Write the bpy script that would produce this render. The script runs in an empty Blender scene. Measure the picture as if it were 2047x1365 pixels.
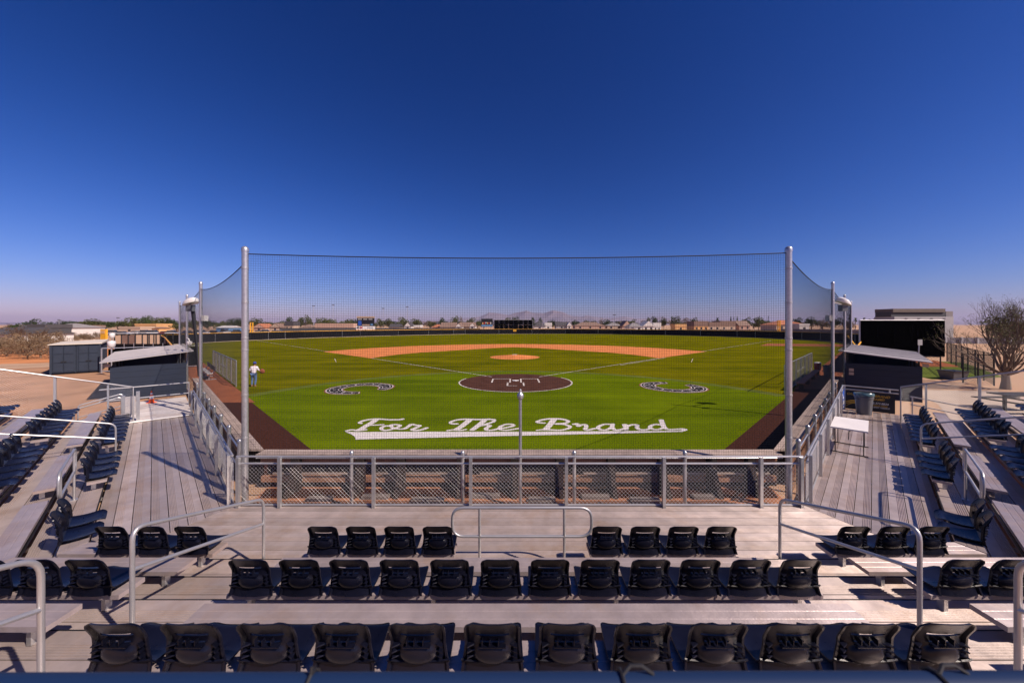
import bpy, bmesh, math, random
import numpy as np
from mathutils import Vector, Matrix

# ------------------------------------------------------------------ camera, sky, sun, exposure
scene = bpy.context.scene
COL = scene.collection
F, CX, CY, CH, CAMX = 720.0, 1027.0, 649.0, 3.85, -0.12     # focal length in photo pixels, axis pixel, horizon row, height
cam_d = bpy.data.cameras.new('camera')
cam = bpy.data.objects.new('camera', cam_d); COL.objects.link(cam)
cam.location = (CAMX, 0, CH); cam.rotation_euler = (math.radians(90), 0, 0)
cam_d.sensor_width = 36; cam_d.lens = F / 2047 * 36
cam_d.shift_x = (1023.5 - CX) / 2047; cam_d.shift_y = (CY - 682.5) / 2047
cam_d.clip_start = 0.05; cam_d.clip_end = 60000
cam_d.dof.use_dof = True; cam_d.dof.focus_distance = 7.0; cam_d.dof.aperture_fstop = 2.0
scene.camera = cam

SUN_EL = math.radians(43)
sdir = Vector((-0.875 * math.cos(SUN_EL), 0.485 * math.cos(SUN_EL), -math.sin(SUN_EL)))
world = bpy.data.worlds.new('World'); scene.world = world; world.use_nodes = True
nt = world.node_tree; nt.nodes.clear()
sky = nt.nodes.new('ShaderNodeTexSky'); sky.sky_type = 'NISHITA'; sky.sun_disc = False
sky.sun_elevation = SUN_EL; sky.sun_rotation = math.atan2(0.875, -0.485)
sky.altitude = 400; sky.air_density = 1.0; sky.dust_density = 0.5; sky.ozone_density = 4.0
# deep, polarised blue: each channel of the sky is offset and scaled alike in every direction
sep = nt.nodes.new('ShaderNodeSeparateColor'); com = nt.nodes.new('ShaderNodeCombineColor'); nt.links.new(sky.outputs[0], sep.inputs[0])
for ch, (off_, pw, k) in enumerate(((0.45, 1.88, 0.150), (0.0, 1.60, 0.158), (0.0, 1.36, 0.395))):
    n1 = nt.nodes.new('ShaderNodeMath'); n1.operation = 'SUBTRACT'; n1.inputs[1].default_value = off_; nt.links.new(sep.outputs[ch], n1.inputs[0])
    n2 = nt.nodes.new('ShaderNodeMath'); n2.operation = 'MAXIMUM'; n2.inputs[1].default_value = 0.01; nt.links.new(n1.outputs[0], n2.inputs[0])
    n5 = nt.nodes.new('ShaderNodeMath'); n5.operation = 'MINIMUM'; n5.inputs[1].default_value = 9.0; nt.links.new(n2.outputs[0], n5.inputs[0]); n2 = n5
    n3 = nt.nodes.new('ShaderNodeMath'); n3.operation = 'POWER'; n3.inputs[1].default_value = pw; nt.links.new(n2.outputs[0], n3.inputs[0])
    n4 = nt.nodes.new('ShaderNodeMath'); n4.operation = 'MULTIPLY'; n4.inputs[1].default_value = k; nt.links.new(n3.outputs[0], n4.inputs[0])
    nt.links.new(n4.outputs[0], com.inputs[ch])
bg = nt.nodes.new('ShaderNodeBackground'); bg.inputs[1].default_value = 0.094
out = nt.nodes.new('ShaderNodeOutputWorld')
nt.links.new(com.outputs[0], bg.inputs[0]); nt.links.new(bg.outputs[0], out.inputs[0])

sun_d = bpy.data.lights.new('sun', 'SUN'); sun_d.energy = 5.0; sun_d.angle = math.radians(0.5); sun_d.color = (1.0, 0.85, 0.73)
sun = bpy.data.objects.new('sun', sun_d); COL.objects.link(sun); sun.location = (20, -20, 40)
sun.rotation_euler = sdir.to_track_quat('-Z', 'Y').to_euler()
vs = scene.view_settings; vs.view_transform = 'Standard'; vs.look = 'None'; vs.exposure = 0.38; vs.gamma = 1.0
scene.cycles.max_bounces = 6; scene.cycles.volume_bounces = 0
rng = random.Random(7)

# ------------------------------------------------------------------ helpers
def g(px, py, z=0.0):
    d = F * (CH - z) / (py - CY); return ((px - CX) / F * d + CAMX, d, z)
def at(px, py, d):
    return ((px - CX) / F * d + CAMX, d, CH - (py - CY) / F * d)

MATS = {}
def mat(name, col, rough=0.6, metal=0.0, var=0.0, scale=8.0, bump=0.0, bscale=None, col2=None, rand=0.0, spec=0.5, stretch=None, coat=0.0):
    m = bpy.data.materials.new(name); m.use_nodes = True; t = m.node_tree; b = t.nodes['Principled BSDF']
    b.inputs['Roughness'].default_value = rough; b.inputs['Metallic'].default_value = metal
    b.inputs['Specular IOR Level'].default_value = spec; b.inputs['Coat Weight'].default_value = coat
    c = (*col, 1); b.inputs['Base Color'].default_value = c
    tc = t.nodes.new('ShaderNodeTexCoord'); src = tc.outputs['Object']
    if stretch:
        mp = t.nodes.new('ShaderNodeMapping'); mp.inputs['Scale'].default_value = stretch
        t.links.new(src, mp.inputs[0]); src = mp.outputs[0]
    last = None
    if var > 0 or col2:
        n = t.nodes.new('ShaderNodeTexNoise'); n.inputs['Scale'].default_value = scale; n.inputs['Detail'].default_value = 6; n.inputs['Roughness'].default_value = 0.65
        t.links.new(src, n.inputs['Vector'])
        rp = t.nodes.new('ShaderNodeValToRGB'); rp.color_ramp.elements[0].position = 0.3; rp.color_ramp.elements[1].position = 0.7
        k2 = col2 if col2 else tuple(min(1, x * (1 + var)) for x in col)
        k1 = col if col2 else tuple(x * (1 - var) for x in col)
        rp.color_ramp.elements[0].color = (*k1, 1); rp.color_ramp.elements[1].color = (*k2, 1)
        t.links.new(n.outputs['Fac'], rp.inputs[0]); last = rp.outputs[0]
        mr = t.nodes.new('ShaderNodeMapRange'); mr.inputs[3].default_value = max(0, rough - 0.12); mr.inputs[4].default_value = min(1, rough + 0.12)
        t.links.new(n.outputs['Fac'], mr.inputs[0]); t.links.new(mr.outputs[0], b.inputs['Roughness'])
    if rand > 0:
        oi = t.nodes.new('ShaderNodeObjectInfo'); mr = t.nodes.new('ShaderNodeMapRange')
        mr.inputs[3].default_value = 1 - rand; mr.inputs[4].default_value = 1 + rand
        t.links.new(oi.outputs['Random'], mr.inputs[0])
        mx = t.nodes.new('ShaderNodeMix'); mx.data_type = 'RGBA'; mx.blend_type = 'MULTIPLY'; mx.inputs[0].default_value = 1
        mx.inputs[6].default_value = c
        if last: t.links.new(last, mx.inputs[6])
        t.links.new(mr.outputs[0], mx.inputs[7]); last = mx.outputs[2]
    if last: t.links.new(last, b.inputs['Base Color'])
    if bump > 0:
        n = t.nodes.new('ShaderNodeTexNoise'); n.inputs['Scale'].default_value = bscale or scale * 4; n.inputs['Detail'].default_value = 4
        t.links.new(src, n.inputs['Vector'])
        bp = t.nodes.new('ShaderNodeBump'); bp.inputs['Strength'].default_value = bump; bp.inputs['Distance'].default_value = 0.02
        t.links.new(n.outputs['Fac'], bp.inputs['Height']); t.links.new(bp.outputs[0], b.inputs['Normal'])
    MATS[name] = m; return m

def turf_mat(name, c1, c2, c3, band):
    m = bpy.data.materials.new(name); m.use_nodes = True; t = m.node_tree; b = t.nodes['Principled BSDF']
    b.inputs['Roughness'].default_value = 0.85; b.inputs['Specular IOR Level'].default_value = 0.0
    tc = t.nodes.new('ShaderNodeTexCoord')
    n1 = t.nodes.new('ShaderNodeTexNoise'); n1.inputs['Scale'].default_value = 0.22; n1.inputs['Detail'].default_value = 7; n1.inputs['Roughness'].default_value = 0.6
    n2 = t.nodes.new('ShaderNodeTexNoise'); n2.inputs['Scale'].default_value = 16; n2.inputs['Detail'].default_value = 5; n2.inputs['Roughness'].default_value = 0.75
    mp = t.nodes.new('ShaderNodeMapping'); mp.inputs['Scale'].default_value = (0.10, 1.0, 1.0)
    n3 = t.nodes.new('ShaderNodeTexNoise'); n3.inputs['Scale'].default_value = band; n3.inputs['Detail'].default_value = 3
    t.links.new(tc.outputs['Object'], n1.inputs['Vector']); t.links.new(tc.outputs['Object'], n2.inputs['Vector'])
    t.links.new(tc.outputs['Object'], mp.inputs[0]); t.links.new(mp.outputs[0], n3.inputs['Vector'])
    rp = t.nodes.new('ShaderNodeValToRGB'); rp.color_ramp.elements[0].position = 0.38; rp.color_ramp.elements[1].position = 0.62
    rp.color_ramp.elements[0].color = (*c1, 1); rp.color_ramp.elements[1].color = (*c2, 1)
    ad = t.nodes.new('ShaderNodeMix'); ad.data_type = 'FLOAT'; ad.inputs[0].default_value = 0.5
    t.links.new(n1.outputs['Fac'], ad.inputs[2]); t.links.new(n3.outputs['Fac'], ad.inputs[3]); t.links.new(ad.outputs[0], rp.inputs[0])
    mx = t.nodes.new('ShaderNodeMix'); mx.data_type = 'RGBA'
    mr = t.nodes.new('ShaderNodeMapRange'); mr.inputs[1].default_value = 0.42; mr.inputs[2].default_value = 0.68; mr.inputs[4].default_value = 0.7
    t.links.new(n2.outputs['Fac'], mr.inputs[0]); t.links.new(mr.outputs[0], mx.inputs[0]); t.links.new(rp.outputs[0], mx.inputs[6]); mx.inputs[7].default_value = (*c3, 1)
    t.links.new(mx.outputs[2], b.inputs['Base Color'])
    n4 = t.nodes.new('ShaderNodeTexNoise'); n4.inputs['Scale'].default_value = 25; n4.inputs['Detail'].default_value = 5
    t.links.new(tc.outputs['Object'], n4.inputs['Vector'])
    bp = t.nodes.new('ShaderNodeBump'); bp.inputs['Strength'].default_value = 0.9; bp.inputs['Distance'].default_value = 0.04
    t.links.new(n4.outputs['Fac'], bp.inputs['Height']); t.links.new(bp.outputs[0], b.inputs['Normal'])
    MATS[name] = m

def deck_mat(name, col, rand, rough, metal):
    """weathered aluminium with long scuffs and brown dust"""
    m = mat(name, col, rough, metal, 0.16, 3.0, 0.12, 60, rand=rand)
    t = m.node_tree; b = t.nodes['Principled BSDF']
    tc = t.nodes.new('ShaderNodeTexCoord'); n = t.nodes.new('ShaderNodeTexNoise'); n.inputs['Scale'].default_value = 1.1; n.inputs['Detail'].default_value = 8; n.inputs['Roughness'].default_value = 0.7
    t.links.new(tc.outputs['Object'], n.inputs['Vector'])
    rp = t.nodes.new('ShaderNodeMapRange'); rp.inputs[1].default_value = 0.5; rp.inputs[2].default_value = 0.72; rp.inputs[4].default_value = 0.65
    t.links.new(n.outputs['Fac'], rp.inputs[0])
    mx = t.nodes.new('ShaderNodeMix'); mx.data_type = 'RGBA'; mx.inputs[7].default_value = (0.36, 0.24, 0.16, 1)
    old = b.inputs['Base Color'].links[0].from_socket
    t.links.new(rp.outputs[0], mx.inputs[0]); t.links.new(old, mx.inputs[6]); t.links.new(mx.outputs[2], b.inputs['Base Color'])
    return m

for sfx, tv in (('', (0, 1, 0)), ('_left', (0.7071, 0.7071, 0)), ('_right', (-0.7071, 0.7071, 0))):
    for nm_, args in (('deck', ((0.45, 0.375, 0.35), 0.18, 0.42, 0.34)), ('seat_alu', ((0.38, 0.32, 0.32), 0.06, 0.42, 0.34))):
        m_ = deck_mat(nm_ + sfx, *args); t_ = m_.node_tree; b_ = t_.nodes['Principled BSDF']; b_.inputs['Anisotropic'].default_value = 0.9
        cv = t_.nodes.new('ShaderNodeCombineXYZ')
        for q_ in range(3): cv.inputs[q_].default_value = tv[q_]
        t_.links.new(cv.outputs[0], b_.inputs['Tangent'])
deck_mat('landing', (0.66, 0.61, 0.58), 0.04, 0.6, 0.1)
mat('galv', (0.52, 0.52, 0.53), 0.36, 0.75, 0.12, 20)
mat('alu_pipe', (0.46, 0.45, 0.455), 0.40, 0.65, 0.05, 3)
mat('wire', (0.72, 0.70, 0.70), 0.45, 0.2)
mat('chair', (0.0040, 0.0045, 0.011), 0.30, 0.0, 0.25, 9, 0.05, 220, spec=0.30, rand=0.3)
mat('net', (0.012, 0.013, 0.02), 0.8)
mat('wood', (0.38, 0.19, 0.105), 0.8, 0, 0.35, 5, 0.25, 30, stretch=(1, 1, 6), rand=0.18)
mat('wood_cap', (0.40, 0.31, 0.26), 0.8, 0, 0.25, 4, 0.25, 30, rand=0.14)
mat('wood_red', (0.36, 0.15, 0.07), 0.8, 0, 0.25, 4, 0.2, 30, rand=0.15)
mat('dark_wood_and_shade', (0.026, 0.014, 0.010), 0.85, 0, 0.3, 6)  # dark timber; on the centre wall it also paints shade
mat('navy_wall', (0.010, 0.018, 0.038), 0.8, 0, 0.18, 1.3, 0.1, 30)
mat('roof_metal', (0.38, 0.355, 0.36), 0.6, 0.0, 0.10, 1.5, spec=0.2)
mat('container', (0.012, 0.021, 0.040), 0.6, 0.0, 0.18, 2.0)
mat('cream_roof', (0.62, 0.55, 0.45), 0.6, 0, 0.12, 1.0)
mat('black_screen', (0.0008, 0.0008, 0.001), 0.95, 0, 0.2, 1.5, spec=0.0)
mat('windscreen', (0.009, 0.009, 0.011), 0.8, 0, 0.3, 0.8, rand=0.25, spec=0.05)
mat('yellow', (0.75, 0.36, 0.02), 0.5, 0, 0.1, 3)
mat('white_paint', (0.80, 0.78, 0.76), 0.7, 0, 0.06, 5)
mat('chalk', (0.55, 0.50, 0.46), 0.9, 0, 0.18, 3, spec=0.05)
mat('turf_white', (0.58, 0.54, 0.53), 0.9, 0, 0.34, 22, 0.6, 40, spec=0.05)
mat('turf_black', (0.016, 0.014, 0.016), 0.9, 0, 0.3, 6, spec=0.05)
mat('turf_brown', (0.20, 0.08, 0.05), 0.9, 0, 0.3, 5, spec=0.05)
mat('clay', (0.58, 0.20, 0.066), 0.95, 0, 0.22, 0.9, 0.4, 10, spec=0.05)
mat('clay_dark', (0.072, 0.031, 0.020), 0.95, 0, 0.28, 1.6, 0.4, 12, spec=0.05)
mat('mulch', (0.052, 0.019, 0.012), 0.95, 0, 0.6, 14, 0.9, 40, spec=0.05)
mat('track', (0.27, 0.092, 0.042), 0.95, 0, 0.25, 0.7, 0.4, 12, spec=0.05)
mat('ground', (0.46, 0.27, 0.16), 0.95, 0, scale=0.05, bump=0.3, bscale=3, col2=(0.42, 0.29, 0.20), spec=0.05)
mat('orange_dirt', (0.50, 0.21, 0.09), 0.95, 0, 0.2, 0.4, 0.3, 6, spec=0.05)
mat('pavers', (0.36, 0.205, 0.125), 0.9, 0, 0.30, 0.5, 0.5, 6, spec=0.05)
mat('concrete', (0.42, 0.33, 0.26), 0.85, 0, 0.12, 1.5, 0.15, 25)
mat('backsoil', (0.36, 0.165, 0.09), 0.95, 0, 0.35, 2.0, 0.5, 14, spec=0.05)
mat('block_grey', (0.17, 0.14, 0.125), 0.9, 0, 0.2, 5)
mat('far_grass', (0.10, 0.13, 0.02), 0.9, 0, 0.3, 0.6, spec=0.05)
mat('lamp_shell', (0.72, 0.70, 0.69), 0.45, 0.1, 0.06, 5)
mat('plastic_grey', (0.10, 0.105, 0.12), 0.45, 0, 0.1, 4)
mat('bag', (0.07, 0.13, 0.15), 0.25, 0, 0.2, 10)
mat('black', (0.012, 0.012, 0.014), 0.6)
mat('banner', (0.006, 0.007, 0.012), 0.6)
mat('banner_gold', (0.70, 0.38, 0.03), 0.6)
mat('banner_white', (0.75, 0.75, 0.75), 0.6)
mat('banner_blue', (0.02, 0.09, 0.42), 0.55)
mat('orange_cone', (0.85, 0.10, 0.015), 0.5)
mat('red', (0.42, 0.02, 0.02), 0.4)
mat('glass', (0.03, 0.035, 0.045), 0.1, 0, spec=0.8)
mat('table', (0.74, 0.70, 0.68), 0.5, 0, 0.06, 2)
mat('blue_rail', (0.008, 0.024, 0.075), 0.6, 0.0, spec=0.25)
mat('skin', (0.42, 0.22, 0.14), 0.6); mat('shirt', (0.66, 0.60, 0.63), 0.8, 0, 0.15, 8)
mat('jeans', (0.07, 0.12, 0.24), 0.85, 0, 0.25, 10); mat('cap_blue', (0.02, 0.04, 0.26), 0.7); mat('shoe', (0.25, 0.13, 0.07), 0.8)
mat('hair', (0.03, 0.02, 0.015), 0.7); mat('glove', (0.22, 0.06, 0.025), 0.7)
mat('bark', (0.16, 0.12, 0.09), 0.9, 0, 0.3, 6, 0.4, 30)
mat('twig', (0.17, 0.115, 0.075), 0.9, 0, 0.3, 2)
def leaf(n, c, c2, rnd=0.2): mat(n, c, 0.75, 0, scale=0.9, col2=c2, rand=rnd, spec=0.2)
leaf('leaf_dark', (0.022, 0.038, 0.012), (0.05, 0.07, 0.018)); leaf('leaf_olive', (0.055, 0.065, 0.018), (0.10, 0.105, 0.03))
leaf('leaf_brown', (0.11, 0.075, 0.04), (0.17, 0.12, 0.065)); leaf('leaf_sparse', (0.055, 0.060, 0.018), (0.12, 0.12, 0.03))
leaf('leaf_dry', (0.16, 0.105, 0.060), (0.24, 0.16, 0.09))
mat('mountain', (0.17, 0.14, 0.16), 0.95, 0, 0.35, 0.0012)
for nm, c in dict(wall_white=(0.62, 0.58, 0.54), wall_tan=(0.46, 0.34, 0.25), wall_pink=(0.45, 0.29, 0.22), wall_orange=(0.62, 0.35, 0.15), wall_grey=(0.34, 0.33, 0.34),
                  wall_blue=(0.10, 0.22, 0.40), wall_block=(0.42, 0.32, 0.26), wall_dark=(0.06, 0.06, 0.065)).items(): mat(nm, c, 0.9, 0, 0.10, 0.5, 0.1, 6)
for nm, c in dict(roof_dark=(0.06, 0.055, 0.06), roof_brown=(0.20, 0.13, 0.10), roof_red=(0.38, 0.14, 0.07), roof_grey=(0.22, 0.20, 0.20), roof_white=(0.58, 0.56, 0.54)).items(): mat(nm, c, 0.9, 0, 0.18, 0.8, 0.2, 10)
for nm, c in dict(car_white=(0.7, 0.7, 0.7), car_red=(0.28, 0.03, 0.025), car_silver=(0.38, 0.39, 0.41), car_black=(0.02, 0.02, 0.025), car_blue=(0.04, 0.08, 0.2)).items(): mat(nm, c, 0.25, 0.1, coat=0.5)
mat('roof_dim', (0.13, 0.105, 0.09), 0.9, 0, 0.15, 0.8)
mat('tyre', (0.015, 0.015, 0.015), 0.9)
turf_mat('turf_far', (0.038, 0.056, 0.0005), (0.140, 0.134, 0.001), (0.200, 0.170, 0.003), 0.55)
mat('turf_seam', (0.075, 0.105, 0.010), 0.9, 0, scale=0.8, col2=(0.13, 0.15, 0.035), bump=0.5, bscale=30, spec=0.0)
turf_mat('turf_near', (0.030, 0.066, 0.0005), (0.100, 0.152, 0.001), (0.200, 0.225, 0.006), 0.8)

def norm_mesh(me):
    bm = bmesh.new(); bm.from_mesh(me); bmesh.ops.recalc_face_normals(bm, faces=bm.faces); bm.to_mesh(me); bm.free()
def new_obj(name, me, parent=None):
    o = bpy.data.objects.new(name, me); COL.objects.link(o)
    if parent: o.parent = parent
    return o
def tag(o, label=None, cat=None, group=None, kind=None):
    if label: o['label'] = label
    if cat: o['category'] = cat
    if group: o['group'] = group
    if kind: o['kind'] = kind
    return o
def thing(name, label, cat, loc=(0, 0, 0), group=None, rz=0.0):
    o = new_obj(name, None); o.location = loc; o.rotation_euler[2] = rz; o.empty_display_size = 0.2
    return tag(o, label, cat, group)
def copy_tree(o, parent=None):
    c = o.copy(); COL.objects.link(c); c.parent = parent
    for ch in o.children: copy_tree(ch, c)
    return c

class MB:
    def __init__(s, T=None): s.v = []; s.f = []; s.T = T
    def add(s, vs, fs):
        n = len(s.v); s.v += [tuple(s.T(*p)) if s.T else tuple(p) for p in vs]; s.f += [tuple(i + n for i in f) for f in fs]; return s
    def box(s, x0, x1, y0, y1, z0, z1):
        return s.add([(x0, y0, z0), (x1, y0, z0), (x1, y1, z0), (x0, y1, z0), (x0, y0, z1), (x1, y0, z1), (x1, y1, z1), (x0, y1, z1)],
                     [(3, 2, 1, 0), (4, 5, 6, 7), (0, 1, 5, 4), (1, 2, 6, 5), (2, 3, 7, 6), (3, 0, 4, 7)])
    def bar(s, p0, p1, w, h, up=(0, 0, 1)):
        p0 = Vector(p0); p1 = Vector(p1); d = (p1 - p0).normalized(); sd = d.cross(Vector(up))
        if sd.length < 1e-4: sd = d.cross(Vector((1, 0, 0)))
        sd.normalize(); u = sd.cross(d)
        vs = []
        for p in (p0, p1):
            for a, b in ((-1, -1), (1, -1), (1, 1), (-1, 1)): vs.append(p + sd * a * w / 2 + u * b * h / 2)
        return s.add(vs, [(0, 1, 2, 3), (7, 6, 5, 4), (0, 4, 5, 1), (1, 5, 6, 2), (2, 6, 7, 3), (3, 7, 4, 0)])
    def tube(s, pts, r, n=8, caps=True):
        pts = [Vector(s.T(*p)) if s.T else Vector(p) for p in pts]; T = s.T; s.T = None
        rs = r if isinstance(r, (list, tuple)) else [r] * len(pts)
        vs = []; fs = []; ref = None
        for i, p in enumerate(pts):
            d = (pts[min(i + 1, len(pts) - 1)] - pts[max(i - 1, 0)]).normalized()
            if ref is None: ref = d.orthogonal().normalized()
            a = (ref - d * ref.dot(d)).normalized(); b = d.cross(a); ref = a
            for k in range(n):
                t = 2 * math.pi * k / n; vs.append(p + (a * math.cos(t) + b * math.sin(t)) * rs[i])
        for i in range(len(pts) - 1):
            for k in range(n): fs.append((i * n + k, i * n + (k + 1) % n, (i + 1) * n + (k + 1) % n, (i + 1) * n + k))
        if caps: fs += [tuple(range(n - 1, -1, -1)), tuple((len(pts) - 1) * n + k for k in range(n))]
        s.add(vs, fs); s.T = T; return s
    def lathe(s, c, prof, n=16):
        vs = []; fs = []; m = len(prof)
        for r, z in prof:
            for k in range(n):
                t = 2 * math.pi * k / n; vs.append((c[0] + r * math.cos(t), c[1] + r * math.sin(t), c[2] + z))
        for i in range(m - 1):
            for k in range(n): fs.append((i * n + k, i * n + (k + 1) % n, (i + 1) * n + (k + 1) % n, (i + 1) * n + k))
        fs += [tuple(range(n - 1, -1, -1)), tuple((m - 1) * n + k for k in range(n))]
        return s.add(vs, fs)
    def poly(s, pts, z): return s.add([(p[0], p[1], z) for p in pts], [tuple(range(len(pts)))])
    def prism(s, pts, z0, z1):
        n = len(pts); return s.add([(p[0], p[1], z0) for p in pts] + [(p[0], p[1], z1) for p in pts],
            [tuple(range(n - 1, -1, -1)), tuple(range(n, 2 * n))] + [(i, (i + 1) % n, n + (i + 1) % n, n + i) for i in range(n)])
    def build(s, name, m, parent=None, loc=None, smooth=False, norm=True):
        off = Vector((0, 0, 0))
        if parent is not None:
            p = parent
            while p is not None: off += p.location; p = p.parent
        elif loc is not None: off = Vector(loc)
        me = bpy.data.meshes.new(name); me.from_pydata([tuple(Vector(v) - off) for v in s.v], [], s.f)
        if norm: norm_mesh(me)
        me.materials.append(MATS[m] if isinstance(m, str) else m)
        if smooth:
            me.polygons.foreach_set('use_smooth', [True] * len(me.polygons))
            me.set_sharp_from_angle(angle=math.radians(40))
        o = new_obj(name, me, parent)
        if parent is None and loc is not None: o.location = loc
        return o

def fillet(pts, r, n=5):
    pts = [Vector(p) for p in pts]; o = [pts[0]]
    for i in range(1, len(pts) - 1):
        a, b, c = pts[i - 1], pts[i], pts[i + 1]; u = (a - b); v = (c - b)
        k = min(r, u.length * 0.49, v.length * 0.49); p0 = b + u.normalized() * k; p1 = b + v.normalized() * k
        for j in range(n + 1):
            t = j / n; o.append(p0 * (1 - t) ** 2 + b * 2 * t * (1 - t) + p1 * t * t)
    o.append(pts[-1]); return o

def chain(mb, T, L, H, z0, r=0.0022, s=0.05):
    """diagonal wires of a chain-link panel of length L, height H, in the plane T(s, z)"""
    step = s * math.sqrt(2); n = int((L + H) / step) + 1
    for k in range(n):
        c = k * step + 0.01
        for sg in (1, -1):
            a0 = max(0, c - H); a1 = min(L, c)
            if a1 - a0 < 0.01: continue
            z_0 = c - a0; z_1 = c - a1
            if sg < 0: z_0, z_1 = H - z_0, H - z_1
            mb.tube([T(a0, z0 + z_0), T(a1, z0 + z_1)], r, 3, False)

def line_T(p0, p1):
    p0 = Vector((p0[0], p0[1], 0)); p1 = Vector((p1[0], p1[1], 0)); u = (p1 - p0).normalized()
    return (lambda s, z: (p0.x + u.x * s, p0.y + u.y * s, z)), (p1 - p0).length

def dome_post(parent, x, y, z0, z1, r=0.038, name='post'):
    p = MB().tube([(x, y, z0), (x, y, z1)], r, 10).build(name, 'galv', parent, smooth=True)
    MB().lathe((x, y, z1 - 0.02), [(r * 1.18, 0), (r * 1.18, 0.03), (r * 1.0, 0.055), (r * 0.6, 0.075), (0.004, 0.085)], 10).build('post_cap', 'galv', parent, smooth=True)

# ------------------------------------------------------------------ ground and field
def sheet(name, pts, z, m):
    return tag(MB().poly(pts, z).build(name, m, norm=True), kind='structure')
o = MB().poly([(-16000, -16000), (16000, -16000), (16000, 16000), (-16000, 16000)], -0.03).build('ground', 'ground'); tag(o, kind='structure')
HOME = (0.0, 24.8); MOUND = (0.0, 42.8)
fence_px = [(322, 690), (372, 687.5), (430, 684), (500, 680.6), (570, 677.7), (645, 675), (720, 672.8), (830, 670), (930, 668), (1030, 667.4), (1130, 667.4), (1230, 668.3), (1330, 670), (1440, 672.7), (1510, 675), (1570, 677.6), (1640, 681), (1690, 684.5), (1732, 690)]
FP = [g(*p)[:2] for p in fence_px]
def smooth_line(P, n=3):
    o = []
    for i in range(len(P) - 1):
        p0 = P[max(i - 1, 0)]; p1 = P[i]; p2 = P[i + 1]; p3 = P[min(i + 2, len(P) - 1)]
        for k in range(n):
            t = k / n
            o.append(tuple(0.5 * (2 * p1[j] + (p2[j] - p0[j]) * t + (2 * p0[j] - 5 * p1[j] + 4 * p2[j] - p3[j]) * t * t + (3 * p1[j] - p0[j] - 3 * p2[j] + p3[j]) * t ** 3) for j in (0, 1)))
    o.append(P[-1]); return o
FL = smooth_line(FP)
# inside of the wood wall: right wing y - x = 2.55, left wing x + y = 2.55, centre y = 8.67
YW = 8.67; CW = 2.55
turf_poly = [(-(YW - CW), YW), (YW - CW, YW)] + [(FL[-1][1] - CW, FL[-1][1])] + FL[::-1] + [(-(FL[0][1] - CW), FL[0][1])]
sheet('outfield_turf', turf_poly, 0.0, 'turf_far')
def arc_band(mb, c, r0, r1, a0, a1, z, n=64):
    vs = []; fs = []
    for k in range(n + 1):
        a = math.radians(a0 + (a1 - a0) * k / n)
        for r in (r0, r1): vs.append((c[0] + r * math.cos(a), c[1] + r * math.sin(a), z))
    for k in range(n): fs.append((2 * k, 2 * k + 1, 2 * k + 3, 2 * k + 2))
    mb.add(vs, fs)
# warning strip beside the walls
def strip(name, sgn, y0, y1, c0, c1, z, m, n=1):
    pts = [(sgn * (y0 - c0), y0), (sgn * (y1 - c0), y1), (sgn * (y1 - c1), y1), (sgn * (y0 - c1), y0)]
    return sheet(name, pts, z, m)
near = []
for k in range(0, 41):
    a = math.radians(-12 + 204 * k / 40); near.append((15.7 * math.cos(a), 14.4 + 15.7 * math.sin(a)))
near = [(14.83, 19.57)] + [p for p in near if p[1] > abs(p[0]) + 4.78] + [(-14.83, 19.57)]
near += [(-(YW + 0.0) + 4.74, YW), (YW - 4.74, YW)]
sheet('home_turf', near, 0.004, 'turf_near')
mb = MB(); arc_band(mb, (0, 14.4), 14.9, 15.72, 19.4, 160.6, 0.006); tag(mb.build('turf_seam', 'turf_seam'), kind='structure')
for sg, nm in ((-1, 'left'), (1, 'right')):
    e = 17.8 if sg < 0 else 21.5
    strip('mulch_strip_' + nm, sg, YW, e, CW, 4.74, 0.008, 'mulch')
    strip('clay_strip_' + nm, sg, e, 60, CW, 4.9, 0.008, 'track')
# infield dirt
inner = [(-16.5, 41.3), (-15.75, 44.4), (-14.7, 47.2), (-13.0, 49.7), (-2.6, 60.1), (-1.2, 61.0), (0, 61.3)]
inner = inner + [(-x, y) for x, y in inner[-2::-1]]
outer = []
for k in range(0, 41):
    a = math.radians(162.6 - 145.2 * k / 40); outer.append((28.6 * math.cos(a), 42.8 + 28.6 * math.sin(a)))
def loft_sheet(name, A, B, z, m):
    def rs(P, n=60):
        L = [0]
        for i in range(1, len(P)): L.append(L[-1] + math.dist(P[i], P[i - 1]))
        o = []
        for k in range(n + 1):
            t = L[-1] * k / n; i = 1
            while i < len(P) - 1 and L[i] < t: i += 1
            f = (t - L[i - 1]) / max(L[i] - L[i - 1], 1e-6); o.append(tuple(P[i - 1][j] + (P[i][j] - P[i - 1][j]) * f for j in (0, 1)))
        return o
    A = rs(A); B = rs(B); n = len(A)
    return tag(MB().add([(x, y, z) for x, y in A + B], [(i, i + 1, n + i + 1, n + i) for i in range(n - 1)]).build(name, m), kind='structure')
loft_sheet('infield_dirt', inner, outer, 0.008, 'clay')
o = MB().lathe((MOUND[0], MOUND[1], 0.004), [(2.95, 0.0), (2.7, 0.02), (2.0, 0.10), (1.1, 0.21), (0.7, 0.25), (0.02, 0.25)], 40).build('pitcher_mound', 'clay', loc=(0, 42.8, 0), smooth=True); tag(o, kind='structure')
o = MB().box(-0.3, 0.3, 43.2, 43.36, 0.25, 0.275).build('pitching_rubber', 'white_paint', loc=(0, 43.28, 0.25)); tag(o, 'white rubber slab on top of the orange pitching mound', 'pitching rubber')
HC = (0.0, 24.35)
sheet('home_plate_dirt', [(HC[0] + 3.74 * math.cos(2 * math.pi * k / 64), HC[1] + 3.74 * math.sin(2 * math.pi * k / 64)) for k in range(64)], 0.010, 'clay_dark')
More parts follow.
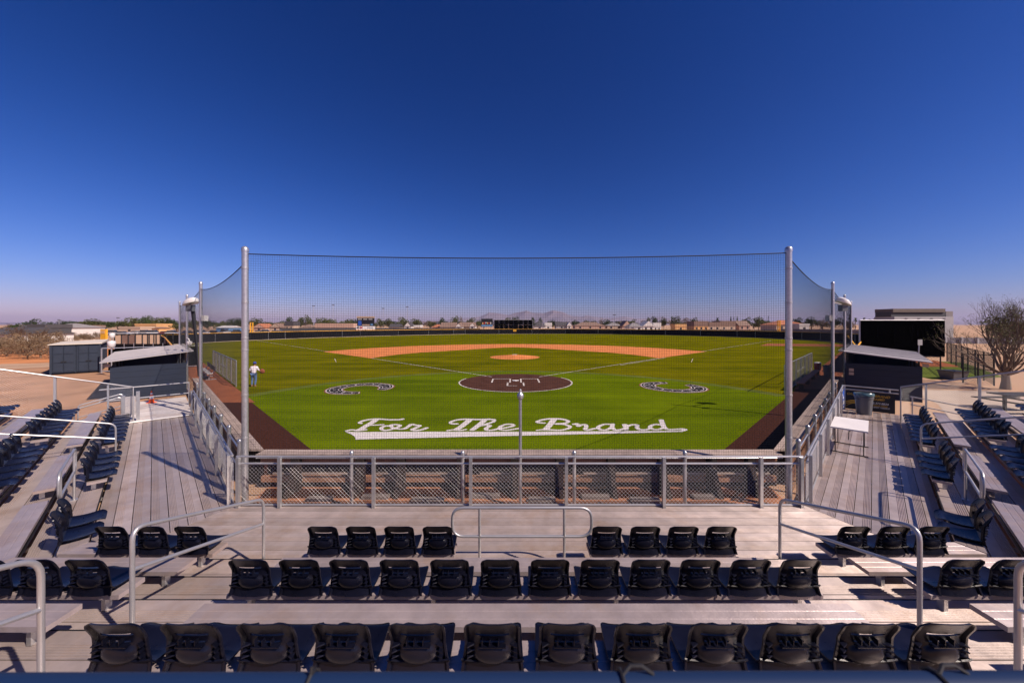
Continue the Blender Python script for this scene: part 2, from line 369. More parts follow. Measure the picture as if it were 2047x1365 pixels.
mb = MB(); arc_band(mb, HC, 3.72, 3.81, 158, 388, 0.015); tag(mb.build('circle_line', 'chalk'), kind='structure')
def stripe(mb, p0, p1, w, z):
    p0 = Vector((*p0, z)); p1 = Vector((*p1, z)); d = (p1 - p0).normalized(); n = Vector((-d.y, d.x, 0)) * w / 2
    mb.add([p0 - n, p1 - n, p1 + n, p0 + n], [(0, 1, 2, 3)])
mb = MB()
for s in (-1, 1):
    x0, x1 = s * 0.37, s * 1.58; y0, y1 = 23.95, 25.5
    stripe(mb, (x0, y0), (x0, y1), 0.1, 0.016); stripe(mb, (x1, y0), (x1, y1), 0.1, 0.016)
    stripe(mb, (x0, y1 + .052), (x1, y1 + .052), 0.1, 0.0166)
    stripe(mb, (s * 0.52, 22.6), (s * 0.52, 23.9), 0.1, 0.0172)
stripe(mb, (-0.46, 22.64), (0.1, 22.64), 0.08, 0.018)
tag(mb.build('batter_box_lines', 'chalk'), kind='structure')
o = MB().prism([(-0.216, 24.9), (0.216, 24.9), (0.216, 24.7), (0, 24.49), (-0.216, 24.7)], 0.011, 0.03).build('home_plate', 'white_paint', loc=(0, 24.8, 0.011)); tag(o, 'white five sided plate in the dark dirt circle', 'home plate')
for s, nm in ((-1, 'left'), (1, 'right')):
    mb = MB(); stripe(mb, (s * 1.75, 24.8 + 1.75), (s * 16.4, 24.8 + 16.4), 0.085, 0.014); stripe(mb, (s * 26.6, 51.4), (s * 62, 86.8), 0.085, 0.014)
    tag(mb.build('foul_line_' + nm, 'chalk'), kind='structure')
mb = MB()
for s in (-1, 1):
    a = g(CX + s * 358, 717)[:2]; b = g(CX + s * 390, 715.5)[:2]; c = g(CX + s * 355, 724)[:2]; d = g(CX + s * 390, 716)[:2]
    stripe(mb, a, c, 0.06, 0.013)
stripe(mb, g(1240, 730)[:2], g(1330, 715.5)[:2], 0.08, 0.0128)
tag(mb.build('coach_box_lines', 'chalk'), kind='structure')

# lettering on the turf: strokes traced in photo pixels, laid out on the ground as filled rows
def raster_mark(name, strokes, fills, m, z, dx=0.4, dy=0.28):
    allp = [p for st in strokes for p in st[0]] + [p for fl in fills for p in fl]
    x0 = min(p[0] for p in allp) - 8; x1 = max(p[0] for p in allp) + 8; y0 = min(p[1] for p in allp) - 4; y1 = max(p[1] for p in allp) + 4
    X, Y = np.meshgrid(np.arange(x0, x1, dx), np.arange(y0, y1, dy)); M = np.zeros(X.shape, bool)
    for pts, wx, wy in strokes:
        # Catmull-Rom then distance in a space where the pen is a circle
        P = smooth_line(pts, 8) if len(pts) > 2 else pts
        for (ax, ay), (bx, by) in zip(P[:-1], P[1:]):
            ux, uy = (bx - ax) / wx, (by - ay) / wy; px_, py_ = (X - ax) / wx, (Y - ay) / wy
            L = ux * ux + uy * uy
            t = np.clip((px_ * ux + py_ * uy) / max(L, 1e-9), 0, 1)
            M |= ((px_ - t * ux) ** 2 + (py_ - t * uy) ** 2) < 1
    for fl in fills:
        ins = np.zeros(X.shape, bool); n = len(fl)
        for i in range(n):
            (ax, ay), (bx, by) = fl[i], fl[(i + 1) % n]
            if ay == by: continue
            c = ((ay > Y) != (by > Y)) & (X < (bx - ax) * (Y - ay) / (by - ay) + ax); ins ^= c
        M |= ins
    mb = MB()
    for r in range(M.shape[0]):
        row = M[r].astype(int); dd = np.diff(np.concatenate([[0], row, [0]])); st = np.where(dd == 1)[0]; en = np.where(dd == -1)[0]
        ya, yb = Y[r, 0] - dy / 2, Y[r, 0] + dy / 2
        for a, b in zip(st, en):
            xa, xb = x0 + (a - .5) * dx, x0 + (b - .5) * dx
            mb.add([g(xa, yb, z), g(xb, yb, z), g(xb, ya, z), g(xa, ya, z)], [(0, 1, 2, 3)])
    return mb.build(name, m)
def c1(*pts): return [(680 + x / 5.686, 825 + y / 5.686) for x, y in pts]
def c2(*pts): return [(1020 + x / 5.686, 825 + y / 5.686) for x, y in pts]
S = []
def st(p, w=3.0, h=1.15): S.append((p, w, h))
# F
st(c1((240, 118), (215, 112), (255, 92), (330, 76), (430, 70), (560, 78), (660, 78), (715, 70)), 3.0, 1.25)
st(c1((405, 78), (370, 105), (300, 145), (235, 185), (190, 200)), 6.2, 1.2)
st(c1((300, 140), (390, 138), (490, 133)), 3.0, 1.0)
st(c1((70, 206), (130, 193), (210, 200), (295, 190)), 3.2, 1.1)
# o
st(c1((560, 148), (500, 152), (465, 178), (500, 198), (570, 190), (650, 165), (680, 142), (630, 132), (580, 140), (600, 170), (680, 184), (740, 176), (800, 135)), 4.0, 1.2)
# r
st(c1((800, 133), (830, 131), (850, 138), (905, 145), (845, 178), (815, 190), (860, 200), (930, 190), (985, 170)), 4.0, 1.25)
# T
st(c1((1330, 125), (1265, 122), (1255, 105), (1320, 82), (1420, 72), (1560, 75), (1700, 72)), 3.2, 1.25)
st(c1((1470, 80), (1430, 115), (1370, 160), (1310, 195)), 6.6, 1.2)
st(c1((1222, 200), (1290, 192), (1360, 198), (1430, 188)), 3.0, 1.1)
# h
st(c1((1690, 74), (1750, 78), (1740, 100), (1650, 130), (1560, 150)), 3.6, 1.2)
st(c1((1640, 85), (1580, 135), (1500, 195)), 6.0, 1.2)
st(c1((1570, 150), (1640, 138), (1700, 145), (1660, 175), (1670, 195), (1730, 195), (1810, 178)), 4.6, 1.2)
# e
st(c1((1800, 178), (1900, 165), (1970, 145), (1950, 130), (1880, 132), (1815, 160), (1820, 188), (1890, 196), (1960, 188), (2040, 175)), 3.8, 1.2)
# B
st(c2((385, 115), (320, 110), (310, 97), (370, 78), (470, 66), (590, 72), (660, 95), (620, 118), (520, 125), (600, 128), (680, 155), (650, 180), (560, 196), (430, 190)), 3.8, 1.3)
st(c2((500, 70), (470, 110), (430, 160), (395, 192)), 6.6, 1.2)
st(c2((305, 197), (370, 190), (450, 194), (540, 196)), 3.0, 1.0)
# r
st(c2((725, 128), (760, 126), (775, 150), (800, 138), (850, 134), (865, 160), (850, 185), (890, 192), (960, 178)), 4.4, 1.25)
# a
st(c2((1130, 130), (1060, 132), (1000, 160), (1020, 188), (1090, 192), (1150, 165), (1165, 130)), 4.4, 1.25)
st(c2((1165, 128), (1160, 165), (1190, 192), (1250, 190), (1300, 178)), 4.6, 1.25)
# n
st(c2((1300, 132), (1315, 160), (1315, 190)), 5.6, 1.1)
st(c2((1320, 155), (1380, 135), (1440, 138), (1440, 165), (1470, 188), (1540, 190), (1590, 178)), 4.4, 1.25)
# d
st(c2((1720, 135), (1640, 132), (1590, 155), (1610, 182), (1680, 188), (1740, 170)), 4.4, 1.25)
st(c2((1715, 80), (1730, 120), (1750, 165), (1790, 186), (1880, 186), (1955, 182), (1985, 193), (1940, 208)), 5.2, 1.2)
swoosh = c1((58, 215), (200, 218), (700, 214), (1400, 213), (2047, 213)) + c2((600, 211), (1200, 206), (1700, 204), (1960, 200), (1985, 205), (1940, 214), (1400, 228), (800, 243), (100, 258)) + c1((1700, 265), (900, 284), (175, 302), (170, 275), (130, 245))
lt = raster_mark('turf_lettering', S, [swoosh], 'turf_white', 0.014)
tag(lt, 'white script words For The Brand with a long swoosh on the turf', 'lettering')

def horseshoe(c, gap, sgn, label, K=0.88):
    root = thing('horseshoe_emblem', label, 'emblem', (c[0], c[1], 0.008), 'horseshoe emblems on the turf')
    def ring(name, r0, r1, ex, z, m, w=False):
        mb = MB(); n = 72; vs = []; fs = []
        for k in range(n + 1):
            t = k / n; a = math.radians(gap + 27 - ex + (306 + 2 * ex) * t); e = min(t, 1 - t)
            k2 = 0.62 + 0.38 * min(1, e / 0.16) ** 0.7
            mid = 1.66; h = 0.5
            for r in (r0, r1): vs.append((c[0] + K * (mid + (r - mid) * k2) * math.cos(a), c[1] + K * (mid + (r - mid) * k2) * math.sin(a) * 1.02, z))
        for k in range(n): fs.append((2 * k, 2 * k + 1, 2 * k + 3, 2 * k + 2))
        return mb.add(vs, fs).build(name, m, root)
    ring('outline', 1.07, 2.25, 3.0, 0.010, 'turf_brown'); ring('rim', 1.15, 2.15, 1.3, 0.0135, 'turf_white'); ring('band', 1.215, 2.085, -0.2, 0.017, 'turf_black')
    ring('groove_line', 1.90, 1.95, -6, 0.0205, 'turf_white'); ring('groove_line', 1.36, 1.40, -8, 0.0205, 'turf_white')
    for k in range(14):
        a = gap + 42 + 276 * k / 13; r = 1.64 * K
        mb = MB(); arc_band(mb, c, r - (0.07 if k % 3 else 0.15), r + (0.07 if k % 3 else 0.15), a - 1.8, a + 1.8, 0.021, 3); mb.build('nail_mark', 'turf_white', root)
horseshoe((-9.35, 21.75), -44, 1, 'black and white horseshoe on the turf left of home plate, open toward the lettering')
horseshoe((9.75, 22.35), 55, 1, 'black and white horseshoe on the turf right of home plate, open toward first base')
# ------------------------------------------------------------------ bleacher stands
XC, YF, R2 = 5.75, 7.3, math.sqrt(0.5); TM = math.tan(math.radians(22.5))
def Pc(a, b, z): return (a, YF - b, z)
def Pl(u, b, z): return (-XC - R2 * (u + b), YF + R2 * (u - b), z)
def Pr(u, b, z): return (XC + R2 * (u + b), YF + R2 * (u - b), z)
DZ = 0.20; RISE = 0.165
TREADS = [(1.95, 2.56, DZ + RISE), (2.56, 3.17, DZ + 2 * RISE), (3.17, 3.78, DZ + 3 * RISE), (3.78, 4.39, DZ + 4 * RISE), (4.39, 5.25, DZ + 5 * RISE)]
SEATB = dict(E=1.88, D=2.49, C=3.10, B=3.71, A=4.32)
SEATZ = dict(E=0.58, D=0.745, C=0.91, B=1.075, A=1.24)
def plank(T, a0, a1, b0, b1, z, t, m, parent, name, ribs=5, gr=0.006, t_edge=None):
    """a ribbed aluminium extrusion; a0/a1 may depend on b (mitred ends)"""
    fa0 = a0 if callable(a0) else (lambda b: a0); fa1 = a1 if callable(a1) else (lambda b: a1)
    prof = [(b0, z - t), (b0, z)]
    w = (b1 - b0) / ribs
    if m.startswith('deck'):          # smooth half, then a serrated half
        W = b1 - b0; s = b0 + 0.50 * W; prof += [(s, z)]; nr = 5; pw = 0.47 * W / nr
        for k in range(nr): prof += [(s + 0.15 * pw, z - 0.010), (s + 0.55 * pw, z - 0.010), (s + 0.70 * pw, z), (s + pw, z)]; s += pw
        prof += [(b1, z)]
    for k in range(0 if m.startswith('deck') else ribs):
        s = b0 + k * w
        if k > 0: prof += [(s + 0.003, z - gr), (s + 0.015, z - gr), (s + 0.018, z)]
        prof += [(s + w - (0.0 if k == ribs - 1 else 0.003), z)]
    prof += [(b1, z - t)]
    mb = MB(T); n = len(prof)
    vs = [(fa0(b), b, zz) for b, zz in prof] + [(fa1(b), b, zz) for b, zz in prof]
    fs = [(i, i + 1, n + i + 1, n + i) for i in range(n - 1)] + [(n - 1, 0, n, 2 * n - 1), tuple(range(n - 1, -1, -1)), tuple(range(n, 2 * n))]
    return mb.add(vs, fs).build(name, m, parent)

def chair_mesh():
    # moulded shell, faces +y, rests on z = 0
    def hw(v):
        w = 0.240 - 0.033 * min(1, v / 0.5) ** 0.9 + 0.003 * max(0, (v - 0.55) / 0.45)
        if v > 0.80: w -= 0.042 * ((v - 0.80) / 0.20) ** 2.4
        return w
    def yb(u, v):
        y = -0.150 - 0.028 * v
        if v > 0.60: y -= 0.078 * ((v - 0.60) / 0.40) ** 1.2             # rolled-back head
        if v < 0.20: y -= 0.030 * (1 - v / 0.20) ** 1.3                     # skirt kicks back
        y += 0.030 * min(1, abs(u) / 0.86) ** 3                                          # wings wrap forward
        r2 = (u / 0.66) ** 2 + ((v - 0.35) / 0.175) ** 2                    # lumbar boss
        if r2 < 1 and v < 0.53: y -= 0.040 * (1 - r2) ** 0.42
        if abs(u) > 0.86: y -= 0.020 * min(1, (abs(u) - 0.86) / 0.06) * min(1, max(0, (0.97 - v) / 0.15))   # side flange
        return y
    H = 0.455
    vs_ = [0, .03, .07, .12, .17, .19, .21, .24, .28, .32, .36, .40, .44, .47, .50, .53, .545, .575, .61, .65, .685, .735, .77, .81, .85, .89, .92, .945, .965, .98, .992, 1.0]
    us_ = [-1, -.97, -.92, -.86, -.80, -.74, -.70, -.66, -.60, -.52, -.44, -.34, -.24, -.12, 0, .12, .24, .34, .44, .52, .60, .66, .70, .74, .80, .86, .92, .97, 1]
    nI, nJ = len(vs_), len(us_); V = []; cells = []
    for dy in (0.0, 0.014):
        for i, v in enumerate(vs_):
            for j, u in enumerate(us_):
                top = -0.026 * abs(u) ** 3.5 * max(0, (v - 0.8) / 0.2) ** 2
                V.append((hw(v) * u * (1 - dy * 0.6), yb(u, v) + dy, 0.012 + H * v * 0.975 + top - dy * 0.15))
    for i in range(nI - 1):
        vm = (vs_[i] + vs_[i + 1]) / 2
        for j in range(nJ - 1):
            um = abs(us_[j] + us_[j + 1]) / 2
            if (0.685 < vm < 0.735 and um < 0.62) or (0.545 < vm < 0.575 and um < 0.46): continue
            cells.append((i, j))
    cs = set(cells); ix = lambda i, j, k: k * nI * nJ + i * nJ + j; Fc = []
    for i, j in cells:
        Fc += [(ix(i, j, 0), ix(i, j + 1, 0), ix(i + 1, j + 1, 0), ix(i + 1, j, 0)), (ix(i + 1, j, 1), ix(i + 1, j + 1, 1), ix(i, j + 1, 1), ix(i, j, 1))]
        for (di, dj), e in (((-1, 0), ((i, j), (i, j + 1))), ((1, 0), ((i + 1, j + 1), (i + 1, j))), ((0, -1), ((i + 1, j), (i, j))), ((0, 1), ((i, j + 1), (i + 1, j + 1)))):
            if (i + di, j + dj) not in cs: Fc.append((ix(*e[1], 0), ix(*e[0], 0), ix(*e[0], 1), ix(*e[1], 1)))
    back = bpy.data.meshes.new('chair_back'); back.from_pydata(V, [], Fc); norm_mesh(back)
    # ribs between the slots, gussets at the sides
    mb = MB()
    for x in (-0.075, -0.02, 0.045): mb.box(x, x + 0.005, -0.205, -0.165, 0.262, 0.300)
    mb.box(-0.10, 0.10, -0.206, -0.168, 0.242, 0.250)
    for s in (-1, 1):
        for k in range(3):
            z0 = 0.150 + k * 0.040; x0 = s * 0.128; x1 = s * 0.186
            mb.add([(x0, -0.155, z0), (x1, -0.186, z0 - 0.004), (x1, -0.140, z0), (x0, -0.150, z0 + 0.007), (x1, -0.184, z0 + 0.004), (x1, -0.140, z0 + 0.008)], [(0, 1, 2), (3, 5, 4), (0, 3, 4, 1), (1, 4, 5, 2), (2, 5, 3, 0)])
    rib = bpy.data.meshes.new('chair_ribs'); rib.from_pydata(mb.v, [], mb.f); norm_mesh(rib)
    # seat pan
    bm = bmesh.new(); G = {}; NY, NX = 22, 14
    for i in range(NY + 1):
        t = i / NY; y = -0.155 + 0.43 * t
        w = 0.232 - 0.016 * t - (0.05 * ((t - 0.86) / 0.14) ** 2 if t > 0.86 else 0)
        for j in range(NX + 1):
            u = -1 + 2 * j / NX
            z = 0.062 - 0.020 * math.sin(math.pi * min(1, t * 1.15)) + 0.016 * abs(u) ** 3 - (0.040 * ((t - 0.80) / 0.20) ** 2 if t > 0.80 else 0) + (0.0028 if i % 2 else 0)
            if t < 0.12: z += 0.05 * (1 - t / 0.12) ** 2
            G[i, j] = bm.verts.new((w * u, y, z))
    for i in range(NY):
        for j in range(NX): bm.faces.new((G[i, j], G[i, j + 1], G[i + 1, j + 1], G[i + 1, j]))
    bmesh.ops.recalc_face_normals(bm, faces=bm.faces)
    bmesh.ops.solidify(bm, geom=bm.faces[:], thickness=0.011)
    seat = bpy.data.meshes.new('chair_seat'); bm.to_mesh(seat); bm.free()
    mb = MB(); mb.box(-0.10, 0.10, -0.12, -0.085, 0.0, 0.052); mb.box(-0.10, 0.10, 0.085, 0.12, 0.0, 0.040); mb.box(-0.015, 0.015, -0.085, 0.085, 0.0, 0.03)
    br = bpy.data.meshes.new('chair_bracket'); br.from_pydata(mb.v, [], mb.f); norm_mesh(br)
    for me, m in ((back, 'chair'), (rib, 'chair'), (seat, 'chair'), (br, 'black')):
        me.materials.append(MATS[m])
    for me in (back, seat):
        me.polygons.foreach_set('use_smooth', [True] * len(me.polygons)); me.set_sharp_from_angle(angle=math.radians(38))
    return back, rib, seat, br
CB, CR, CS, CBR = chair_mesh()
CHAIRGROUP = 'dark moulded stadium chairs on the bleachers'
def put_chair(loc, rz, label):
    t = thing('stadium_chair', label, 'chair', loc, CHAIRGROUP, rz + rng.uniform(-0.012, 0.012))
    b = new_obj('backrest', CB, t); new_obj('rib_set', CR, b); new_obj('seat', CS, t); new_obj('bracket', CBR, t)
    return t
ORD = 'first second third fourth fifth sixth seventh eighth ninth tenth eleventh twelfth thirteenth fourteenth fifteenth sixteenth seventeenth eighteenth nineteenth twentieth'.split() + ['twenty ' + w for w in 'first second third fourth fifth sixth seventh eighth ninth'.split()]

def stand(T, rz, sec, u_end, lo, hi, segs, chairs, deck_end, desc):
    """one straight section: walkway planks, stepped treads, bench planks; lo/hi(b) give the mitred or square ends"""
    sx = '' if sec == 'c' else '_' + sec
    base = Vector(T((lo(0) if sec != 'c' else 0), 1.0, 0.0))
    root = thing('bleacher_stand', desc, 'bleachers', tuple(base), 'bleacher stands round the backstop')
    n = 8; w = 1.95 / n
    for k in range(n):
        plank(T, lo, deck_end, k * w + 0.006, (k + 1) * w - 0.006 - (0.014 if k == n - 1 else 0), DZ, 0.045, 'deck' + sx, root, 'walkway_plank', 3, 0.012)
    for i, (b0, b1, z) in enumerate(TREADS):
        nn = 2 if i < 4 else 3; w2 = (b1 - b0) / nn
        for k in range(nn): plank(T, lo, hi, b0 + k * w2 + (0.0 if k == 0 else 0.007), b0 + (k + 1) * w2 - (0.007 if k < nn - 1 else 0.016), z, 0.04, 'deck' + sx, root, 'tread_plank', 3, 0.012)
        e0, e1 = lo(b0) + .01, hi(b0) - .01; MB(T).box(e0, e1, b0 - 0.014, b0 - 0.002, z - 0.05, z + 0.003).build('nosing', 'black', root)
        mb = MB(T); bb = b0 + 0.03       # riser behind the nose of the tread
        l0, l1 = lo(bb) + 0.012, hi(bb) - 0.012
        mb.add([(l0, bb, z - RISE - 0.02), (l1, bb, z - RISE - 0.02), (l1, bb + .012, z - RISE - 0.02), (l0, bb + .012, z - RISE - 0.02), (l0, bb, z - 0.05), (l1, bb, z - 0.05), (l1, bb + .012, z - 0.05), (l0, bb + .012, z - 0.05)],
               [(0, 1, 2, 3), (4, 5, 6, 7), (0, 1, 5, 4), (1, 2, 6, 5), (2, 3, 7, 6), (3, 0, 4, 7)])
        mb.build('riser', 'seat_alu' + sx, root)
    # frame under the treads
    L0, L1 = lo(3.0) + 0.4, hi(3.0) - 0.4; nf = max(3, int((L1 - L0) / 1.8) + 1)
    for k in range(nf):
        a = L0 + (L1 - L0) * k / (nf - 1); mb = MB(T)
        for (b, zt) in ((0.15, DZ - .046), (1.8, DZ - .046), (2.5, TREADS[0][2] - .041), (3.1, TREADS[1][2] - .041), (3.72, TREADS[2][2] - .041), (4.3, TREADS[3][2] - .041), (5.15, TREADS[4][2] - .041)):
            mb.box(a - .03, a + .03, b - .03, b + .03, -0.03, zt)
        mb.box(a - .02, a + .02, 0.15, 5.15, 0.02, 0.08)
        mb.build('frame', 'galv', root)
    for row, a0, a1 in segs:
        b = SEATB[row]; z = SEATZ[row]
        f0 = (lambda bb: lo(bb) + 0.01) if a0 is None else a0; f1 = (lambda bb: hi(bb) - 0.01) if a1 is None else a1
        plank(T, f0, f1, b, b + 0.28, z, 0.05, 'seat_alu' + sx, root, 'bench_plank', 3, 0.003)
        A0 = f0(b + .1) if callable(f0) else f0; A1 = f1(b + .1) if callable(f1) else f1
        zt = [t for t in TREADS if t[0] <= b + 0.20 < t[1]][0][2]
        nl = max(2, int((A1 - A0) / 1.7) + 1)
        for k in range(nl):
            a = A0 + 0.22 + (A1 - A0 - 0.44) * k / (nl - 1); mb = MB(T)
            mb.box(a - .022, a + .022, b + 0.165, b + 0.235, zt, z - 0.05); mb.box(a - .022, a + .022, b + 0.02, b + 0.26, z - 0.075, z - 0.0505)
            mb.build('bench_leg', 'galv', root)
    for row, lst, text in chairs:
        for i, a in enumerate(lst):
            p = T(a, SEATB[row] + 0.14, SEATZ[row]); put_chair(p, rz, text % ORD[i])
    return root

s = 0.54
E4 = [1.2 + s * k for k in range(4)]; full = [-2.97 + s * k for k in range(12)]; E3 = [4.70 + 0.56 * k for k in range(3)]; C2 = [4.72 + s * k for k in range(4)]
stand(Pc, 0, 'c', XC, lambda b: -XC - TM * b + 0.006, lambda b: XC + TM * b - 0.006,
      [('E', -3.05, -0.97), ('E', 0.97, 3.05), ('E', None, -4.42), ('E', 4.42, None), ('D', -3.2, 3.2), ('D', None, -4.35), ('D', 4.35, None), ('C', -3.25, 3.25), ('C', None, -4.42), ('C', 4.42, None),
       ('B', -3.2, 3.2), ('B', None, -4.42), ('B', 4.42, None), ('A', -3.36, 3.36), ('A', None, -4.42), ('A', 4.42, None)],
      [('A', [q * 1.03 for q in full], '%s chair from the left in the nearest row of twelve'), ('C', full, '%s chair from the left in the middle row of twelve behind the bare bench'),
       ('E', [-x for x in E4[::-1]], '%s chair from the left in the front four left of the looped rail'), ('E', E4, '%s chair from the left in the front four right of the looped rail'),
       ('E', [-x for x in E3[::-1]], '%s from the left of three front chairs left of the left stair rail'), ('E', E3, '%s from the left of three front chairs right of the right stair rail'),
       ('C', [-x for x in C2], '%s chair left of the left stair rail in the middle row'), ('C', C2, '%s chair right of the right stair rail in the middle row')],
      lambda b: XC + TM * b - 0.006, 'central aluminium bleachers with walkway and bench rows facing home plate')
UE = 10.4
for T, rz, sd in ((Pl, -math.pi / 4, 'left'), (Pr, math.pi / 4, 'right')):
    far = 'shipping container' if sd == 'left' else 'bare tree'
    ce = 10.4 if sd == 'left' else 12.0
    r = stand(T, rz, sd, UE, lambda b: -TM * b + 0.006, lambda b: UE, [('E', None, 0.40), ('E', 2.35, 4.55), ('E', 5.5, UE - .1), ('D', None, 1.2), ('D', 1.9, 4.5), ('D', 5.45, UE - .1), ('C', None, 5.0), ('C', 5.9, UE - .1), ('B', None, 5.0), ('B', 5.85, UE - .1), ('A', None, 5.0), ('A', 6.0, UE - .1)],
          [('E', [0.10, -0.44], '%s corner chair from the walkway at the near end of the ' + sd + ' stand'), ('E', [2.62 + s * k for k in range(4)], '%s of four front chairs by the short looped rail on the ' + sd + ' stand, nearest first'),
           ('E', [5.8 + s * k for k in range(8)], '%s front chair beyond the stair rail on the ' + sd + ' stand, nearest first'),
           ('C', [4.75 - s * k for k in range(6)], '%s middle row chair before the stair rail on the ' + sd + ' stand, farthest first'), ('C', [6.2 + s * k for k in range(8)], '%s middle row chair beyond the stair rail on the ' + sd + ' stand, nearest first'),
           ('A', [UE - .45 - s * k for k in range(3)], '%s top row chair at the far end of the ' + sd + ' stand, farthest first')],
          lambda b, c=ce: c, sd + ' wing of aluminium bleachers angled along the ' + ('third' if sd == 'left' else 'first') + ' base side')
    if sd == 'left':
        ld = thing('deck_landing', 'pale ramp landing at the far end of the left walkway', 'landing', T(11.8, 1.0, 0))
        for k in range(8): MB(T).box(10.42 + k * 0.68, 10.42 + (k + 1) * 0.68 - 0.012, 0.02, 1.93, DZ - 0.03 - 0.008 * k, DZ + 0.014 - 0.008 * k).build('landing_panel', 'landing', ld)
        MB(T).box(10.3, 10.42, 0.0, 1.95, DZ + 0.015, DZ + 0.045).build('threshold', 'white_paint', ld)
        MB(T).box(10.5, 15.6, 0.1, 0.2, -0.03, DZ - .09).build('support', 'galv', ld); MB(T).box(10.5, 15.6, 1.7, 1.8, -0.03, DZ - .09).build('support', 'galv', ld)

# ------------------------------------------------------------------ railings, chain-link fences
def handrail(T, a, pts_top, pts_mid, posts, label, r=0.021):
    base = Vector(T(a, posts[0][0], posts[0][1]))
    root = thing('handrail', label, 'handrail', tuple(base), 'pipe handrails on the bleachers')
    MB(T).tube([tuple(p) for p in fillet([(a, b, z) for b, z in pts_top], 0.14)], r, 10).build('top_rail', 'alu_pipe', root, smooth=True)
    MB(T).tube([(a, b, z) for b, z in pts_mid], r * 0.95, 8).build('mid_rail', 'alu_pipe', root, smooth=True)
    for b, z in posts: MB(T).box(a - .06, a + .06, b - .06, b + .06, z, z + 0.01).build('foot_plate', 'galv', root)
    return root
for T, aa, sd in ((Pc, -3.87, 'left'), (Pc, 3.87, 'right')):
    handrail(T, aa, [(1.90, DZ), (1.90, 1.24), (3.76, 1.86), (3.76, TREADS[2][2])], [(1.91, 0.87), (3.75, 1.44)], [(1.90, DZ), (3.76, TREADS[2][2])], 'sloping pipe rail in the %s stair aisle of the central bleachers' % sd)
    aa = math.copysign(3.73, aa)
    handrail(T, aa, [(4.55, TREADS[4][2]), (4.55, 2.07), (6.6, 2.75), (6.6, 1.2)], [(4.56, 1.68), (6.59, 2.35)], [(4.55, TREADS[4][2])], 'nearest pipe rail at the %s edge of the picture above the aisle' % sd)
for T, sd in ((Pl, 'left'), (Pr, 'right')):
    handrail(T, 4.85, [(1.88, DZ), (1.88, 1.26), (4.5, 2.05), (4.5, TREADS[4][2])], [(1.89, 0.88), (4.49, 1.62)], [(1.88, DZ), (4.5, TREADS[4][2])], 'long pipe rail with mid bar crossing the rows of the %s wing' % sd)
def loop_rail(T, a0, a1, b, z0, z1, zm, p0, p1, zb, label):
    root = thing('loop_rail', label, 'guard rail', T((a0 + a1) / 2, b, zb), 'looped pipe rails in front of the stair aisles')
    pts = fillet([((a0 + a1) / 2, b, z1), (a1, b, z1), (a1, b, zm), (a0, b, zm), (a0, b, z1), ((a0 + a1) / 2, b, z1)], 0.17, 6)
    MB(T).tube([tuple(p) for p in pts], 0.021, 10).build('loop', 'alu_pipe', root, smooth=True)
    for p in (p0, p1):
        MB(T).tube([(p, b, zb), (p, b, z1)], 0.02, 10).build('post', 'alu_pipe', root, smooth=True); MB(T).box(p - .05, p + .05, b - .05, b + .05, zb, zb + .01).build('foot_plate', 'galv', root)
loop_rail(Pc, -1.02, 1.02, 2.02, 0, 1.17, 0.75, -0.62, 0.62, TREADS[0][2], 'pipe guard with rounded ends in the gap between the front four seats')
for T, sd in ((Pl, 'left'), (Pr, 'right')): loop_rail(T, 0.45, 2.3, 2.30, 0, 1.36, 0.93, 0.62, 2.12, TREADS[0][2], 'short pipe guard with rounded ends at the near end of the %s wing' % sd)

def link_fence(name, label, T, a0, a1, b, posts, z0, ztop, zmesh, group=None, pm='galv', pr=0.03, rails=None, square=True, mesh=True, wr=0.0018, sp=0.055):
    root = thing(name, label, 'fence', T((a0 + a1) / 2, b, z0), group)
    for z in rails:
        MB(T).tube([(a0, b, z), (a1, b, z)], 0.021, 8).build('rail', 'alu_pipe', root, smooth=True)
    for a in posts:
        if square: MB(T).box(a - pr, a + pr, b + 0.024, b + 0.024 + 2 * pr, z0, ztop - 0.01).build('post', pm, root)
        else: MB(T).tube([(a, b + .03, z0), (a, b + .03, ztop)], pr, 8).build('post', pm, root, smooth=True)
    if mesh:
        mb = MB(); chain(mb, lambda s_, z: T(a0 + s_, b - 0.024, z), a1 - a0, zmesh - (z0 + 0.03), z0 + 0.03, wr, sp); mb.build('chain_link', 'wire', root, norm=False)
    return root
link_fence('chain_link_fence', 'waist high chain link fence across the front of the central walkway', Pc, -XC + .05, XC - .05, 0.05, [-XC + .12, -4.8, -2.92, -0.98, 0.93, 2.88, 4.82, XC - .12], DZ, 1.21, 1.06, 'fences along the walkways', rails=(1.20, 1.06, DZ + 0.03))
